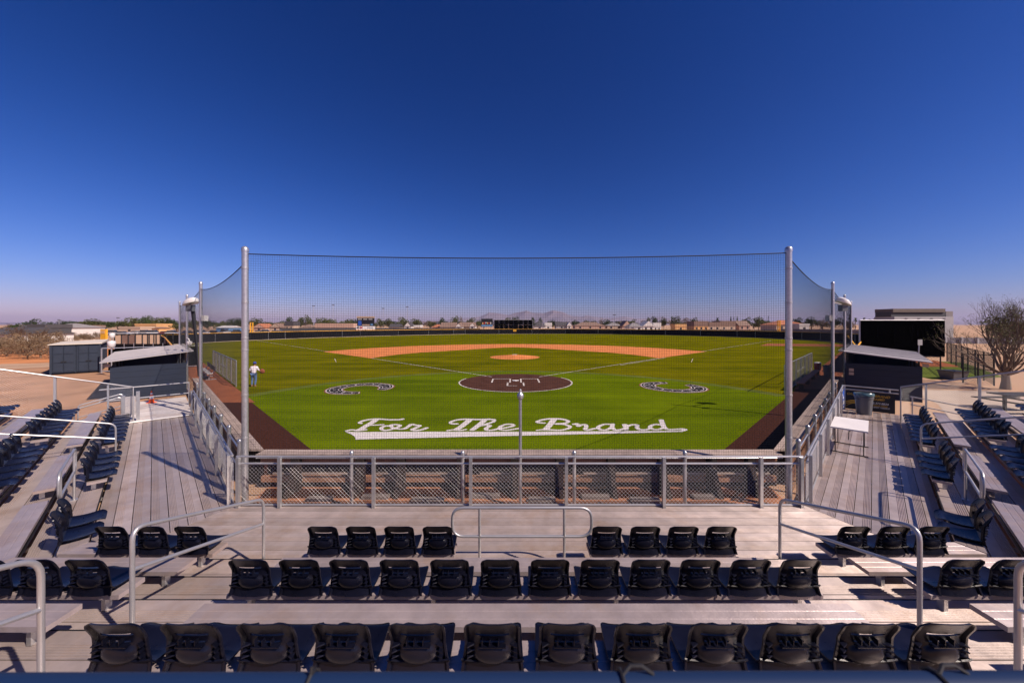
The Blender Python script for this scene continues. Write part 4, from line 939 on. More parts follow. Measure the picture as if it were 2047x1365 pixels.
# the groundsman
def person():
    fx, fy, _ = g(507, 772.5)
    root = thing('person', 'person in pale shirt, jeans and blue cap walking away beside the left screen', 'person', (fx, fy, 0.0), rz=0.25); root.scale = (0.88, 0.88, 0.88)
    def skin(name, verts, edges, m, parent, root_i=0, sub=2):
        me = bpy.data.meshes.new(name); me.from_pydata([v[0] for v in verts], edges, []); o = new_obj(name, me, parent)
        me.materials.append(MATS[m]); md = o.modifiers.new('skin', 'SKIN'); md.use_smooth_shade = True
        for i, v in enumerate(verts):
            sv = me.skin_vertices[0].data[i]; sv.radius = v[1]; sv.use_root = (i == root_i)
        o.modifiers.new('sub', 'SUBSURF').levels = sub; o.modifiers['sub'].render_levels = sub; return o
    V = [((0, 0, .90), (.125, .10)), ((0, .03, 1.10), (.13, .09)), ((0, .07, 1.30), (.155, .10)), ((0, .11, 1.42), (.075, .065)), ((0, .15, 1.47), (.052, .052)), ((0, .17, 1.55), (.078, .092)), ((0, .18, 1.63), (.075, .088)), ((0, .18, 1.68), (.045, .055)),
         ((-.19, .09, 1.36), (.058, .055)), ((-.25, .07, 1.14), (.045, .045)), ((-.24, .17, .95), (.032, .032)), ((-.235, .20, .87), (.030, .038)),
         ((.19, .09, 1.36), (.058, .055)), ((.27, .06, 1.14), (.045, .045)), ((.34, .24, 1.03), (.033, .033)), ((.36, .31, 1.02), (.03, .036)),
         ((-.10, 0, .86), (.085, .085)), ((-.11, .05, .48), (.06, .06)), ((-.11, -.03, .10), (.042, .042)), ((-.11, .08, .035), (.04, .03)),
         ((.10, 0, .86), (.085, .085)), ((.12, .02, .48), (.06, .06)), ((.13, -.12, .11), (.042, .042)), ((.13, -.01, .035), (.04, .03))]
    E = [(0, 1), (1, 2), (2, 3), (3, 4), (4, 5), (5, 6), (6, 7), (2, 8), (8, 9), (9, 10), (10, 11), (2, 12), (12, 13), (13, 14), (14, 15), (0, 16), (16, 17), (17, 18), (18, 19), (0, 20), (20, 21), (21, 22), (22, 23)]
    # fingers
    for hi, s_ in ((11, -1), (15, 1)):
        hp = Vector(V[hi][0])
        for k in range(4):
            o_ = Vector((0.012 * 0, 0.02 + 0.0, 0)); a = len(V); dx = (k - 1.5) * 0.017
            V.append(((hp.x + dx, hp.y + .035, hp.z - .05), (.009, .009))); V.append(((hp.x + dx, hp.y + .055, hp.z - .085 + .006 * abs(k - 1.3)), (.008, .008))); E += [(hi, a), (a, a + 1)]
        a = len(V); V.append(((hp.x - s_ * .035, hp.y + .03, hp.z - .02), (.010, .010))); V.append(((hp.x - s_ * .045, hp.y + .05, hp.z - .05), (.009, .009))); E += [(hi, a), (a, a + 1)]
    VB = [(v[0], (v[1][0] * .78, v[1][1] * .78)) if i in (0, 1, 2, 3, 8, 12, 16, 17, 20, 21) else v for i, v in enumerate(V)]
    body = skin('body', VB, E, 'skin', root)
    def grow(idx, k): return [(V[i][0], (V[i][1][0] * k, V[i][1][1] * k)) for i in idx]
    sh = grow([0, 1, 2, 3, 8, 12], 1.22) + [((-.245, .07, 1.17), (.066, .066)), ((.262, .06, 1.17), (.066, .066)), ((-.25, .1, 1.06), (.055, .055)), ((.30, .13, 1.10), (.055, .055))]
    skin('shirt', sh, [(0, 1), (1, 2), (2, 3), (2, 4), (2, 5), (4, 6), (5, 7), (6, 8), (7, 9)], 'shirt', body)
    jn = [((0, 0, .92), (.145, .12))] + grow([16, 17, 18, 20, 21, 22], 1.28)
    skin('jeans', jn, [(0, 1), (1, 2), (2, 3), (0, 4), (4, 5), (5, 6)], 'jeans', body)
    for a, b in ((18, 19), (22, 23)): skin('shoe', [((V[a][0][0], V[a][0][1] - .03, .06), (.055, .055)), ((V[b][0][0], V[b][0][1] + .03, .045), (.05, .045)), ((V[b][0][0], V[b][0][1] + .10, .04), (.04, .036))], [(0, 1), (1, 2)], 'shoe', body)
    P = lambda *a: tuple(a)
    def local(mb, name, m): 
        me = bpy.data.meshes.new(name); me.from_pydata(mb.v, [], mb.f); norm_mesh(me); me.materials.append(MATS[m]); me.polygons.foreach_set('use_smooth', [True] * len(me.polygons)); return new_obj(name, me, body)
    mb = MB().lathe((0, .17, 1.60), [(.105, 0), (.108, .05), (.09, .10), (.05, .135), (.005, .145)], 16); mb.add([(-.07, .27, 1.625), (.07, .27, 1.625), (.05, .36, 1.60), (-.05, .36, 1.60), (-.07, .27, 1.61), (.07, .27, 1.61), (.05, .36, 1.588), (-.05, .36, 1.588)], [(0, 1, 2, 3), (4, 5, 6, 7), (0, 1, 5, 4), (1, 2, 6, 5), (2, 3, 7, 6), (3, 0, 4, 7)]); local(mb, 'cap', 'cap_blue')
    local(MB().lathe((0, .155, 1.525), [(.06, 0), (.09, .03), (.098, .08), (.09, .10)], 14), 'hair', 'hair')
    for s_ in (-1, 1): local(MB().lathe((s_ * .088, .175, 1.55), [(.006, -.03), (.016, -.01), (.016, .02), (.006, .035)], 8), 'ear', 'skin'); local(MB().lathe((s_ * .032, .262, 1.585), [(.003, -.008), (.011, 0), (.003, .008)], 8), 'eye', 'white_paint')
    local(MB().lathe((0, .272, 1.55), [(.016, -.015), (.014, 0), (.007, .03)], 8), 'nose', 'skin'); local(MB().box(-.025, .025, .255, .266, 1.505, 1.513), 'mouth', 'red')
    return fx, fy
fx, fy = person()
gl = thing('glove_bundle', 'small brown glove bundle held in the right hand of the person', 'glove', (fx + .29, fy + .35, .76))
mb = MB(); vs = []
for i, (r, z) in enumerate([(.05, 0), (.12, .05), (.15, .14), (.13, .24), (.05, .30)]):
    for k in range(10): a = 2 * math.pi * k / 10; q = 1 + .18 * math.sin(3 * a + i); vs.append((fx + .29 + r * q * math.cos(a), fy + .35 + r * .7 * math.sin(a), .76 + z))
mb.add(vs, [(i * 10 + k, i * 10 + (k + 1) % 10, (i + 1) * 10 + (k + 1) % 10, (i + 1) * 10 + k) for i in range(4) for k in range(10)] + [tuple(range(10)), tuple(range(40, 50))]).build('leather', 'glove', gl, smooth=True)

# ------------------------------------------------------------------ outfield fence, foul poles, boards
def lerp(a, b, t): return tuple(a[i] + (b[i] - a[i]) * t for i in range(len(a)))
of = thing('outfield_fence', 'long black windscreened outfield fence with yellow top', 'fence', (0, 120, 0))
FH = 1.95
CORN = {-1: (-(58.0), 59.7), 1: (58.0, 59.7)}
side_pts = {-1: [(-26.9, 28.6), CORN[-1]], 1: [(26.9, 28.6), CORN[1]]}
def fence_run(root, P, h, k0=0, ytop=True, m='windscreen'):
    for i in range(len(P) - 1):
        (xa, ya), (xb, yb) = P[i], P[i + 1]; L = math.dist(P[i], P[i + 1]); n = max(1, round(L / 6.0))
        for k in range(n):
            a = lerp(P[i], P[i + 1], k / n); b = lerp(P[i], P[i + 1], (k + 1) / n)
            MB().bar((*a, h / 2 + .04), (*lerp(a, b, .996), h / 2 + .04), 0.03, h - .10).build('screen_panel', m, root)
            MB().tube([(*a, -0.03), (*a, h + .02)], 0.04, 6).build('post', 'galv' if (i + k) % 2 == 0 else 'black', root)
        if ytop: MB().tube([(*P[i], h + .03), (*P[i + 1], h + .03)], 0.075, 6).build('top_cap', 'yellow', root)
        MB().bar((*P[i], 0.03), (*P[i + 1], 0.03), 0.16, 0.12).build('kerb', 'concrete', root)
fence_run(of, FP, FH)
for sd, nm in ((-1, 'left'), (1, 'right')):
    root = thing('side_fence', 'black fence with yellow top running from the %s dugout to the outfield' % nm, 'fence', (sd * 42, 44, 0), 'side fences beyond the dugouts')
    fence_run(root, side_pts[sd], 1.75); fence_run(root, [CORN[sd], FP[0] if sd < 0 else FP[-1]], 1.75)
def pole(px, y0, d, w, label):
    x, y, z = at(px, y0, d); root = thing('foul_pole', label, 'foul pole', (x, y, 0), 'yellow foul poles')
    for s_ in (-1, 1): MB().tube([(x + s_ * w / 2, y, -0.03), (x + s_ * w / 2, y, z)], 0.16, 8).build('upright', 'yellow', root)
    for k in range(4): MB().box(x - w / 2, x + w / 2, y - .06, y + .06, 1.2 + (z - 1.4) * k / 3, 1.4 + (z - 1.4) * k / 3).build('crossbar', 'yellow', root)
pole(503, 644.5, 93, 0.62, 'short yellow double post beyond the left field fence'); pole(1557, 640.5, 106, 0.6, 'short yellow double post beyond the right field fence')
x, y, _ = at(208, 650, 75); yp = thing('yellow_post', 'thick yellow post standing left of the left dugout', 'post', (x, y, 0)); MB().box(x - .55, x + .55, y - .2, y + .2, -0.03, 2.9).build('board', 'yellow', yp); MB().box(x - .4, x + .4, y - .25, y - .201, 2.0, 2.6).build('face', 'wall_orange', yp)
# batter's eye
x0 = at(988, 0, 158)[0]; x1 = at(1065, 0, 158)[0]
be = thing('batters_eye', 'wide black screen board behind the centre field fence', 'screen', ((x0 + x1) / 2, 158, 0))
nb = 8
for k in range(nb):
    for r in range(2): a = x0 + (x1 - x0) * k / nb; b = x0 + (x1 - x0) * (k + 1) / nb; MB().box(a + .03, b - .03, 157.9, 158.05, 1.7 + r * 2.1, 3.75 + r * 2.1).build('panel', 'black_screen', be)
for k in range(3):
    a = x0 + (x1 - x0) * k / 2; MB().tube([(a, 158.1, -.03), (a, 158.1, 6.0)], .14, 6).build('post', 'galv', be)
MB().box(x0, x1, 157.85, 158.1, 5.86, 6.05).build('top_trim', 'wall_grey', be)
mk = MB().box(at(1029, 0, 148)[0] - .65, at(1029, 0, 148)[0] + .65, 147.2, 147.3, 1.05, 1.85).build('distance_marker', 'yellow', loc=(at(1029, 0, 148)[0], 147.2, 1.05)); tag(mk, 'small yellow plate on the centre field fence', 'sign')
# scoreboard
sx0, sx1 = at(713, 0, 140)[0], at(750, 0, 140)[0]
sb = thing('scoreboard', 'navy scoreboard with white sponsor panel behind the left outfield', 'scoreboard', ((sx0 + sx1) / 2, 140, 0))
zt = lambda py: at(0, py, 140)[2]
MB().box(sx0 + .3, sx1 - .3, 139.6, 140.0, zt(652), zt(635.5)).build('board', 'banner', sb); MB().box(sx0, sx1, 139.4, 139.9, zt(658), zt(652.2)).build('sponsor_panel', 'white_paint', sb)
MB().box(sx0 + .2, sx1 - .2, 139.5, 140.1, zt(635.4), zt(632.5)).build('header', 'wall_tan', sb)
for k in range(3): w = (sx1 - sx0 - 1) / 3; MB().box(sx0 + .7 + k * w, sx0 + .7 + (k + .7) * w, 139.5, 139.59, zt(639.2), zt(637)).build('lamp_window', 'wall_grey', sb); MB().tube([(sx0 + .8 + k * (sx1 - sx0 - 1.6) / 2, 139.8, -.03), (sx0 + .8 + k * (sx1 - sx0 - 1.6) / 2, 139.8, zt(652))], .13, 6).build('post', 'black', sb)
MB().box(sx0 + .8, sx0 + 2.0, 139.5, 139.59, zt(650.5), zt(641)).build('display', 'banner_blue', sb); MB().box(sx1 - 1.6, sx1 - .7, 139.5, 139.59, zt(650.5), zt(647)).build('display', 'wall_blue', sb); MB().box(sx0 + 2.3, sx1 - 2.0, 139.5, 139.59, zt(650.2), zt(648.4)).build('display', 'wall_tan', sb)
MB().box(sx0 + 1.5, sx0 + 2.5, 139.3, 139.39, zt(656), zt(653.4)).build('logo_mark', 'red', sb); MB().box(sx0 + .4, sx0 + 1.2, 139.3, 139.39, zt(656), zt(653.4)).build('logo_mark', 'black', sb)
MB().add([(sx0 + 4.2, 139.35, zt(655.6)), (sx1 - .5, 139.35, zt(656)), (sx1 - .6, 139.35, zt(654.6)), (sx0 + 4.6, 139.35, zt(653.8))], [(0, 1, 2, 3)]).build('logo_mark', 'wall_grey', sb)
# sponsor billboard
bx0, bx1 = at(962, 0, 170)[0], at(985, 0, 170)[0]; zt2 = lambda py: at(0, py, 170)[2]
bl = thing('billboard', 'dark blue printed billboard left of the black centre field screen', 'billboard', ((bx0 + bx1) / 2, 170, 0))
MB().box(bx0, bx1, 169.8, 170, zt2(653), zt2(637)).build('board', 'banner', bl); MB().box(bx0 + .1, bx1 - .1, 169.7, 169.79, zt2(652.6), zt2(649)).build('stripe', 'wall_blue', bl)
for k in range(6): MB().box(bx0 + .5 + k * .75, bx0 + 1.0 + k * .75, 169.7, 169.79, zt2(648 - rng.random() * 2), zt2(643 + rng.random() * 2)).build('picture_mark', ('wall_orange', 'red', 'wall_white')[k % 3], bl)
for a in (bx0 + .8, bx1 - .8): MB().tube([(a, 169.9, -.03), (a, 169.9, zt2(653))], .15, 6).build('post', 'galv', bl)
# ------------------------------------------------------------------ left: container, cages, pavers, shrubs
def quadsheet(name, pxs, z, m): return sheet(name, [g(*p)[:2] for p in pxs], z, m)
sheet('paved_yard', [(-60, 22), (-44.5, 31.5), (-37.2, 38), (-30, 44), (-21, 24), (-17.4, 17.6), (-15, 9), (-14, 2), (-60, -4)], -0.022, 'pavers')
sheet('orange_dirt_patch', [(-90, 34), (-62, 31), (-50, 34), (-41, 45), (-46, 58), (-100, 62)], -0.018, 'orange_dirt')
sheet('sand_path', [(-75, 26), (-60, 27), (-46, 34), (-45, 37), (-60, 33), (-75, 34)], -0.014, 'ground')
sheet('concrete_path', [(16.5, 13.5), (20.5, 17.5), (23.5, 21.5), (28, 21), (25, 15), (19, 9.5)], -0.02, 'concrete')
sheet('bullpen_turf', [(29.5, 25.5), (36, 26.5), (46, 37), (40, 42), (33, 33)], -0.02, 'far_grass')
sheet('bullpen_clay', [(33.5, 33.5), (41, 33), (45.5, 39), (42, 43)], -0.014, 'track')
sheet('cage_turf', [(-66, 62), (-52, 56), (-60, 78), (-74, 80)], -0.02, 'far_grass')
sheet('right_clay', [(45, 66), (62, 62), (68, 70), (52, 74)], 0.006, 'track')
def obox(T, *a): return MB(T).box(*a)
cR = Vector(g(200, 743.5)[:2]); dirW = Vector((-NU, -NU)); dirL = Vector((-NU, NU))
def Tc(w, l, z): p = cR + dirW * w + dirL * l; return (p.x, p.y, z)
ct = thing('shipping_container', 'blue grey steel container with double doors on the left yard', 'container', Tc(1.2, 3, -0.02))
CHT = 2.28; CWD = 2.5
MB(Tc).box(0, CWD, 0.08, 6.05, 0.05, CHT).build('shell', 'container', ct)
for w in (0.0, CWD / 2 + .012):
    dr = MB(Tc).box(w + .02, w + CWD / 2 - .03, 0.0, 0.078, 0.14, CHT - .1).build('door', 'container', ct)
    for r in range(3):
        z0 = 0.22 + r * .68
        for q in range(2): MB(Tc).box(w + .10 + q * .56, w + .58 + q * .56, -0.028, -0.002, z0, z0 + .58).build('door_panel', 'container', dr)
    for q in (.33, .86): MB(Tc).tube([(w + q + .26, -0.05, .15), (w + q + .26, -0.05, CHT - .12)], .018, 6).build('lock_bar', 'container', dr)
    MB(Tc).box(w + .45, w + .75, -0.075, -0.05, 0.95, 1.0).build('handle', 'black', dr)
for w in (-.05, CWD - .05): MB(Tc).box(w, w + .1, -0.03, .079, -0.03, CHT + .02).build('corner_post', 'container', ct)
for k in range(22): MB(Tc).box(-0.035, -0.002, 0.25 + k * .26, 0.25 + k * .26 + .14, 0.15, CHT - .1).build('corrugation', 'container', ct)
MB(Tc).add([(-.12, -.1, CHT + .03), (CWD + .12, -.1, CHT + .0), (CWD + .12, 6.2, CHT + .0), (-.12, 6.2, CHT + .03), (-.12, -.1, CHT + .10), (CWD + .12, -.1, CHT + .05), (CWD + .12, 6.2, CHT + .08), (-.12, 6.2, CHT + .22)], [(0, 1, 2, 3), (4, 5, 6, 7), (0, 1, 5, 4), (1, 2, 6, 5), (2, 3, 7, 6), (3, 0, 4, 7)]).build('roof_sheet', 'cream_roof', ct)
# screened gate and cages behind the left dugout
A = g(203, 745)[:2]; B = (A[0] + 4.2, A[1] + 4.2)
sg_ = thing('screened_gate', 'black screened gate in a pipe frame between container and dugout', 'gate', (A[0] + 2, A[1] + 2, 0))
for p in (A, lerp(A, B, .5), B): MB().tube([(*p, -.03), (*p, 1.95)], .05, 8).build('post', 'galv', sg_, smooth=True)
MB().tube([(*A, 1.95), (*B, 1.95)], .035, 6).build('rail', 'galv', sg_); MB().tube([(*A, .1), (*B, .1)], .03, 6).build('rail', 'galv', sg_)
MB().bar((*lerp(A, B, .06), 1.0), (*lerp(A, B, .97), 1.0), .03, 1.7).build('screen', 'black_screen', sg_)
cx0, cx1 = at(229, 0, 50)[0], at(312, 0, 50)[0]
cg = thing('batting_cage', 'dark framed batting cage behind the left dugout roof', 'batting cage', ((cx0 + cx1) / 2, 52, 0))
zc = lambda py: at(0, py, 50)[2]
for k in range(7):
    a = cx0 + (cx1 - cx0) * k / 6
    for yy in (50, 54.5): MB().tube([(a, yy, -.03), (a, yy, zc(668.5))], .07, 6).build('post', 'black', cg)
for yy in (50, 54.5): MB().tube([(cx0, yy, zc(668.5)), (cx1, yy, zc(668.5))], .07, 6).build('beam', 'black', cg)
for k in range(7): a = cx0 + (cx1 - cx0) * k / 6; MB().tube([(a, 50, zc(668.5)), (a, 54.5, zc(668.5))], .06, 6).build('beam', 'black', cg)
for k, mm in ((0, 'windscreen'), (1, 'roof_brown'), (2, 'roof_brown'), (3, 'windscreen')): a = cx0 + (cx1 - cx0) * k / 6; b = cx0 + (cx1 - cx0) * (k + 1) / 6; MB().box(a + .08, b - .08, 50.0, 50.03, 0.1 if k != 3 else 0.0, zc(670) if k in (1, 2) else zc(687)).build('screen', mm, cg)
lp0, lp1 = at(229, 0, 46)[0], at(345, 0, 46)[0]
lw = thing('low_screen', 'low black screen fence behind the left dugout', 'fence', ((lp0 + lp1) / 2, 46, 0))
for k in range(6): a = lerp((lp0, 46), (lp1, 46), k / 6); b = lerp((lp0, 46), (lp1, 46), (k + 1) / 6); MB().bar((*a, .75), (*lerp(a, b, .99), .75), .03, 1.3).build('screen_panel', 'windscreen', lw); MB().tube([(*a, -.03), (*a, 1.5)], .04, 6).build('post', 'galv', lw)
def bin_on_pole(px, py, d, label):
    x, y, z = at(px, py, d); r = thing('pole_lamp', label, 'lamp', (x, y, 0), 'white lamps on slim posts'); MB().tube([(x, y, -.03), (x, y, z)], .04, 6).build('post', 'galv', r); MB().lathe((x, y, z), [(.10, 0), (.2, .1), (.24, .42), (.2, .5), (.01, .52)], 12).build('lamp_head', 'lamp_shell', r, smooth=True)
bin_on_pole(223, 695, 27, 'white round lamp on a leaning post beside the container'); bin_on_pole(224, 676, 38, 'small white lamp head above the container roof')
# ------------------------------------------------------------------ right: black screen, fences, sign, bins, picnic table
q0, q1 = at(1721, 0, 43)[0], at(1889, 0, 43)[0]
bs = thing('black_screen_wall', 'big black screen wall behind the right dugout', 'screen', ((q0 + q1) / 2, 43, 0))
for k in range(5): a = q0 + (q1 - q0) * k / 5; b = q0 + (q1 - q0) * (k + 1) / 5; MB().box(a + .004, b - .004, 43, 43.06, 0.05, 4.33).build('screen_panel', 'black_screen', bs)
for a in (q0, (q0 + q1) / 2, q1): MB().tube([(a, 43.15, -.03), (a, 43.15, 4.4)], .09, 8).build('post', 'galv', bs, smooth=True)
MB().tube([(q0, 43.12, 4.37), (q1, 43.12, 4.37)], .06, 6).build('rail', 'galv', bs)
def simple_link(p0, p1, h, n, label, group, pm='galv', sp=0.12, mid=True, r=.045, wire='wire'):
    T, L = line_T(p0, p1); root = thing('chain_link_fence', label, 'fence', (*lerp(p0, p1, .5), 0), group)
    for k in range(n + 1): MB().tube([T(L * k / n, -.03), T(L * k / n, h + .03)], r, 6).build('post', pm, root)
    for z in ((h, h * .5) if mid else (h,)): MB().tube([T(0, z), T(L, z)], .025, 6).build('rail', pm, root)
    mb = MB(); chain(mb, T, L, h - .05, 0.02, 0.0045, sp); mb.build('chain_link', wire, root, norm=False)
FG = 'chain link fences right of the dugout'
simple_link(g(1987, 770)[:2], g(1893, 722)[:2], 1.95, 7, 'tall chain link fence running back to the black screen beside the bare tree', FG, 'black', wire='black')
simple_link(g(1880, 752)[:2], g(1760, 740)[:2], 1.45, 3, 'low dark pipe fence behind the right dugout roof', FG, 'black', 0.15, False, wire='black')
simple_link(g(1987, 769.8)[:2], g(1925, 764)[:2], 1.9, 2, 'short chain link return beside the dark bin', FG, 'black', wire='black')
x, y, z = at(1838, 684, 27); sp_ = thing('sign_post', 'blank pale sign on a slim leaning post behind the right dugout', 'sign', (x, y, 0)); MB().tube([(x - .15, y, -.03), (x, y, z + .2)], .035, 8).build('post', 'galv', sp_); MB().box(x - .17, x + .17, y - .05, y - .035, z - .22, z + .2).build('plate', 'wall_grey', sp_)
x, y, _ = g(1905, 757); rb = thing('trash_bin', 'dark wheeled bin on the grass behind the right rail', 'bin', (x, y, 0))
MB().add([(x - .45, y - .4, -.03), (x + .45, y - .4, -.03), (x + .45, y + .4, -.03), (x - .45, y + .4, -.03), (x - .55, y - .5, .55), (x + .55, y - .5, .55), (x + .55, y + .5, .55), (x - .55, y + .5, .55)], [(0, 1, 2, 3), (4, 5, 6, 7), (0, 1, 5, 4), (1, 2, 6, 5), (2, 3, 7, 6), (3, 0, 4, 7)]).build('tub', 'plastic_grey', rb); MB().box(x - .6, x + .6, y - .55, y + .55, .552, .60).build('lid', 'black', rb)
x, y, _ = g(2035, 820); pt = thing('picnic_table', 'black metal picnic table beyond the right bleachers', 'picnic table', (x, y, -.03))
MB().box(x - .9, x + 1.0, y - .4, y + .4, .70, .75).build('tabletop', 'black', pt)
for s_ in (-1, 1): MB().box(x - .95, x + 1.0, y + s_ * .78 - .14, y + s_ * .78 + .14, .42, .46).build('seat', 'black', pt)
for a in (x - .6, x + .7): mb = MB(); mb.box(a - .04, a + .04, y - .05, y + .05, -.03, .70); mb.box(a - .03, a + .03, y - .85, y + .85, .36, .42); mb.build('leg', 'black', pt)
yl = thing('yellow_rail', 'yellow topped side rail by the right dugout roof', 'rail', (*at(1712, 0, 40)[:2], 0)); a = at(1709, 690, 40); MB().tube([(a[0], a[1], -.03), a, (a[0] + .55, a[1] + 1.5, a[2] + 1.0)], .09, 6).build('pipe', 'yellow', yl)

# ------------------------------------------------------------------ trees, shrubs
def leaf_cloud(mb, c, R, n, size, r, flat=0.8, shell=0.35, lobes=6):
    L = []
    for k in range(lobes):
        a = r.uniform(0, 6.28); q = r.uniform(.25, .62); L.append((Vector((math.cos(a) * q * R[0], math.sin(a) * q * R[1], r.uniform(-.45, .55) * R[2])), r.uniform(.38, .62)))
    for k in range(n):
        o_, s_ = L[k % lobes]; d = Vector((r.gauss(0, 1), r.gauss(0, 1), r.gauss(0, 1))).normalized(); rad = s_ * r.uniform(shell, 1) ** .5
        p = Vector(c) + o_ + Vector((d.x * R[0] * rad, d.y * R[1] * rad, d.z * R[2] * rad))
        a = Vector((r.gauss(0, 1), r.gauss(0, 1), r.gauss(0, 1))).normalized(); b = a.orthogonal().normalized(); a = a.cross(b); s2 = size * r.uniform(.6, 1.3)
        mb.add([p - a * s2, p + b * s2 * .6, p + a * s2, p - b * s2 * .6], [(0, 1, 2, 3)])
def make_tree(kind, seed):
    r = random.Random(seed); tr = MB(); cr = MB()     # unit tree: height 1, crown width ~1
    if kind == 'cypress':
        tr.tube([(0, 0, -.02), (0, 0, .9)], [.02, .004], 5)
        for k in range(420):
            z = r.uniform(.05, 1); w = .11 * math.sin(math.pi * min(.97, .18 + .8 * z)) ** .8; a = r.uniform(0, 6.28); q = w * r.uniform(.6, 1); p = Vector((q * math.cos(a), q * math.sin(a), z)); s2 = .035
            cr.add([p + Vector((-s2 * .4, 0, -s2)), p + Vector((s2 * .4, s2 * .3, -s2)), p + Vector((0, 0, s2 * 1.4))], [(0, 1, 2)])
    elif kind == 'palm':
        tr.tube([(0, 0, -.02), (.015, 0, .4), (0, 0, .82)], [.035, .025, .022], 6)
        for k in range(34):
            a = r.uniform(0, 6.28); e = r.uniform(-.7, 1.2); L = .2; d = Vector((math.cos(a) * math.cos(e), math.sin(a) * math.cos(e), math.sin(e))); sdv = Vector((-math.sin(a), math.cos(a), 0)); p = Vector((0, 0, .83)); pts = [p]
            for q in range(3): pts.append(pts[-1] + d * L / 3); d = (d + Vector((0, 0, -.35))).normalized()
            for q in range(3): w0 = .028 if q else .012; cr.add([pts[q] - sdv * w0, pts[q] + sdv * w0, pts[q + 1] + sdv * (.028 if q < 2 else .003), pts[q + 1] - sdv * (.028 if q < 2 else .003)], [(0, 1, 2, 3)])
    else:
        tr.tube([(0, 0, -.02), (.02, .01, .18), (.0, .02, .5), (.03, 0, .75)], [.035, .028, .018, .006], 6)
        for k in range(7):
            a = 6.28 * k / 7 + r.uniform(-.3, .3); q = r.uniform(.22, .38); z0 = r.uniform(.16, .4); tr.tube([(0, .01, z0), (q * .5 * math.cos(a), q * .5 * math.sin(a), z0 + .16), (q * math.cos(a), q * math.sin(a), z0 + r.uniform(.2, .4))], [.016, .010, .003], 4)
        leaf_cloud(cr, (0, 0, .60), (.52, .52, .42), 900 if kind == 'dense' else 420, .040 if kind == 'dense' else .034, r, lobes=9)
    def mk(mb, n, m):
        me = bpy.data.meshes.new(n); me.from_pydata([tuple(v) for v in mb.v], [], mb.f); me.materials.append(MATS[m]); return me
    return mk(tr, 'trunk', 'bark'), {m: mk(cr, 'crown', m) for m in ('leaf_dark', 'leaf_olive', 'leaf_brown')}
PROTO = {k: [make_tree(k, 11 * i + 3) for i in range(n)] for k, n in (('dense', 5), ('open', 3), ('cypress', 1), ('palm', 1))}
tcount = 0
def tree(px, ytop, wpx, d, kind, lf, label, name='background_tree'):
    global tcount; tcount += 1
    x, y, zt_ = at(px, ytop, d); h = zt_ + .03; w = wpx / F * d
    root = thing(name, label, 'tree', (x, y, -.03), 'trees beyond the field'); P = PROTO[kind][tcount % len(PROTO[kind])]
    a = new_obj('trunk', P[0], root); b = new_obj('crown', P[1][lf], root)
    sw = w / (1.0 if kind not in ('cypress', 'palm') else (.22 if kind == 'cypress' else .42))
    root.scale = (sw, sw, h); root.rotation_euler[2] = rng.uniform(0, 6.28)
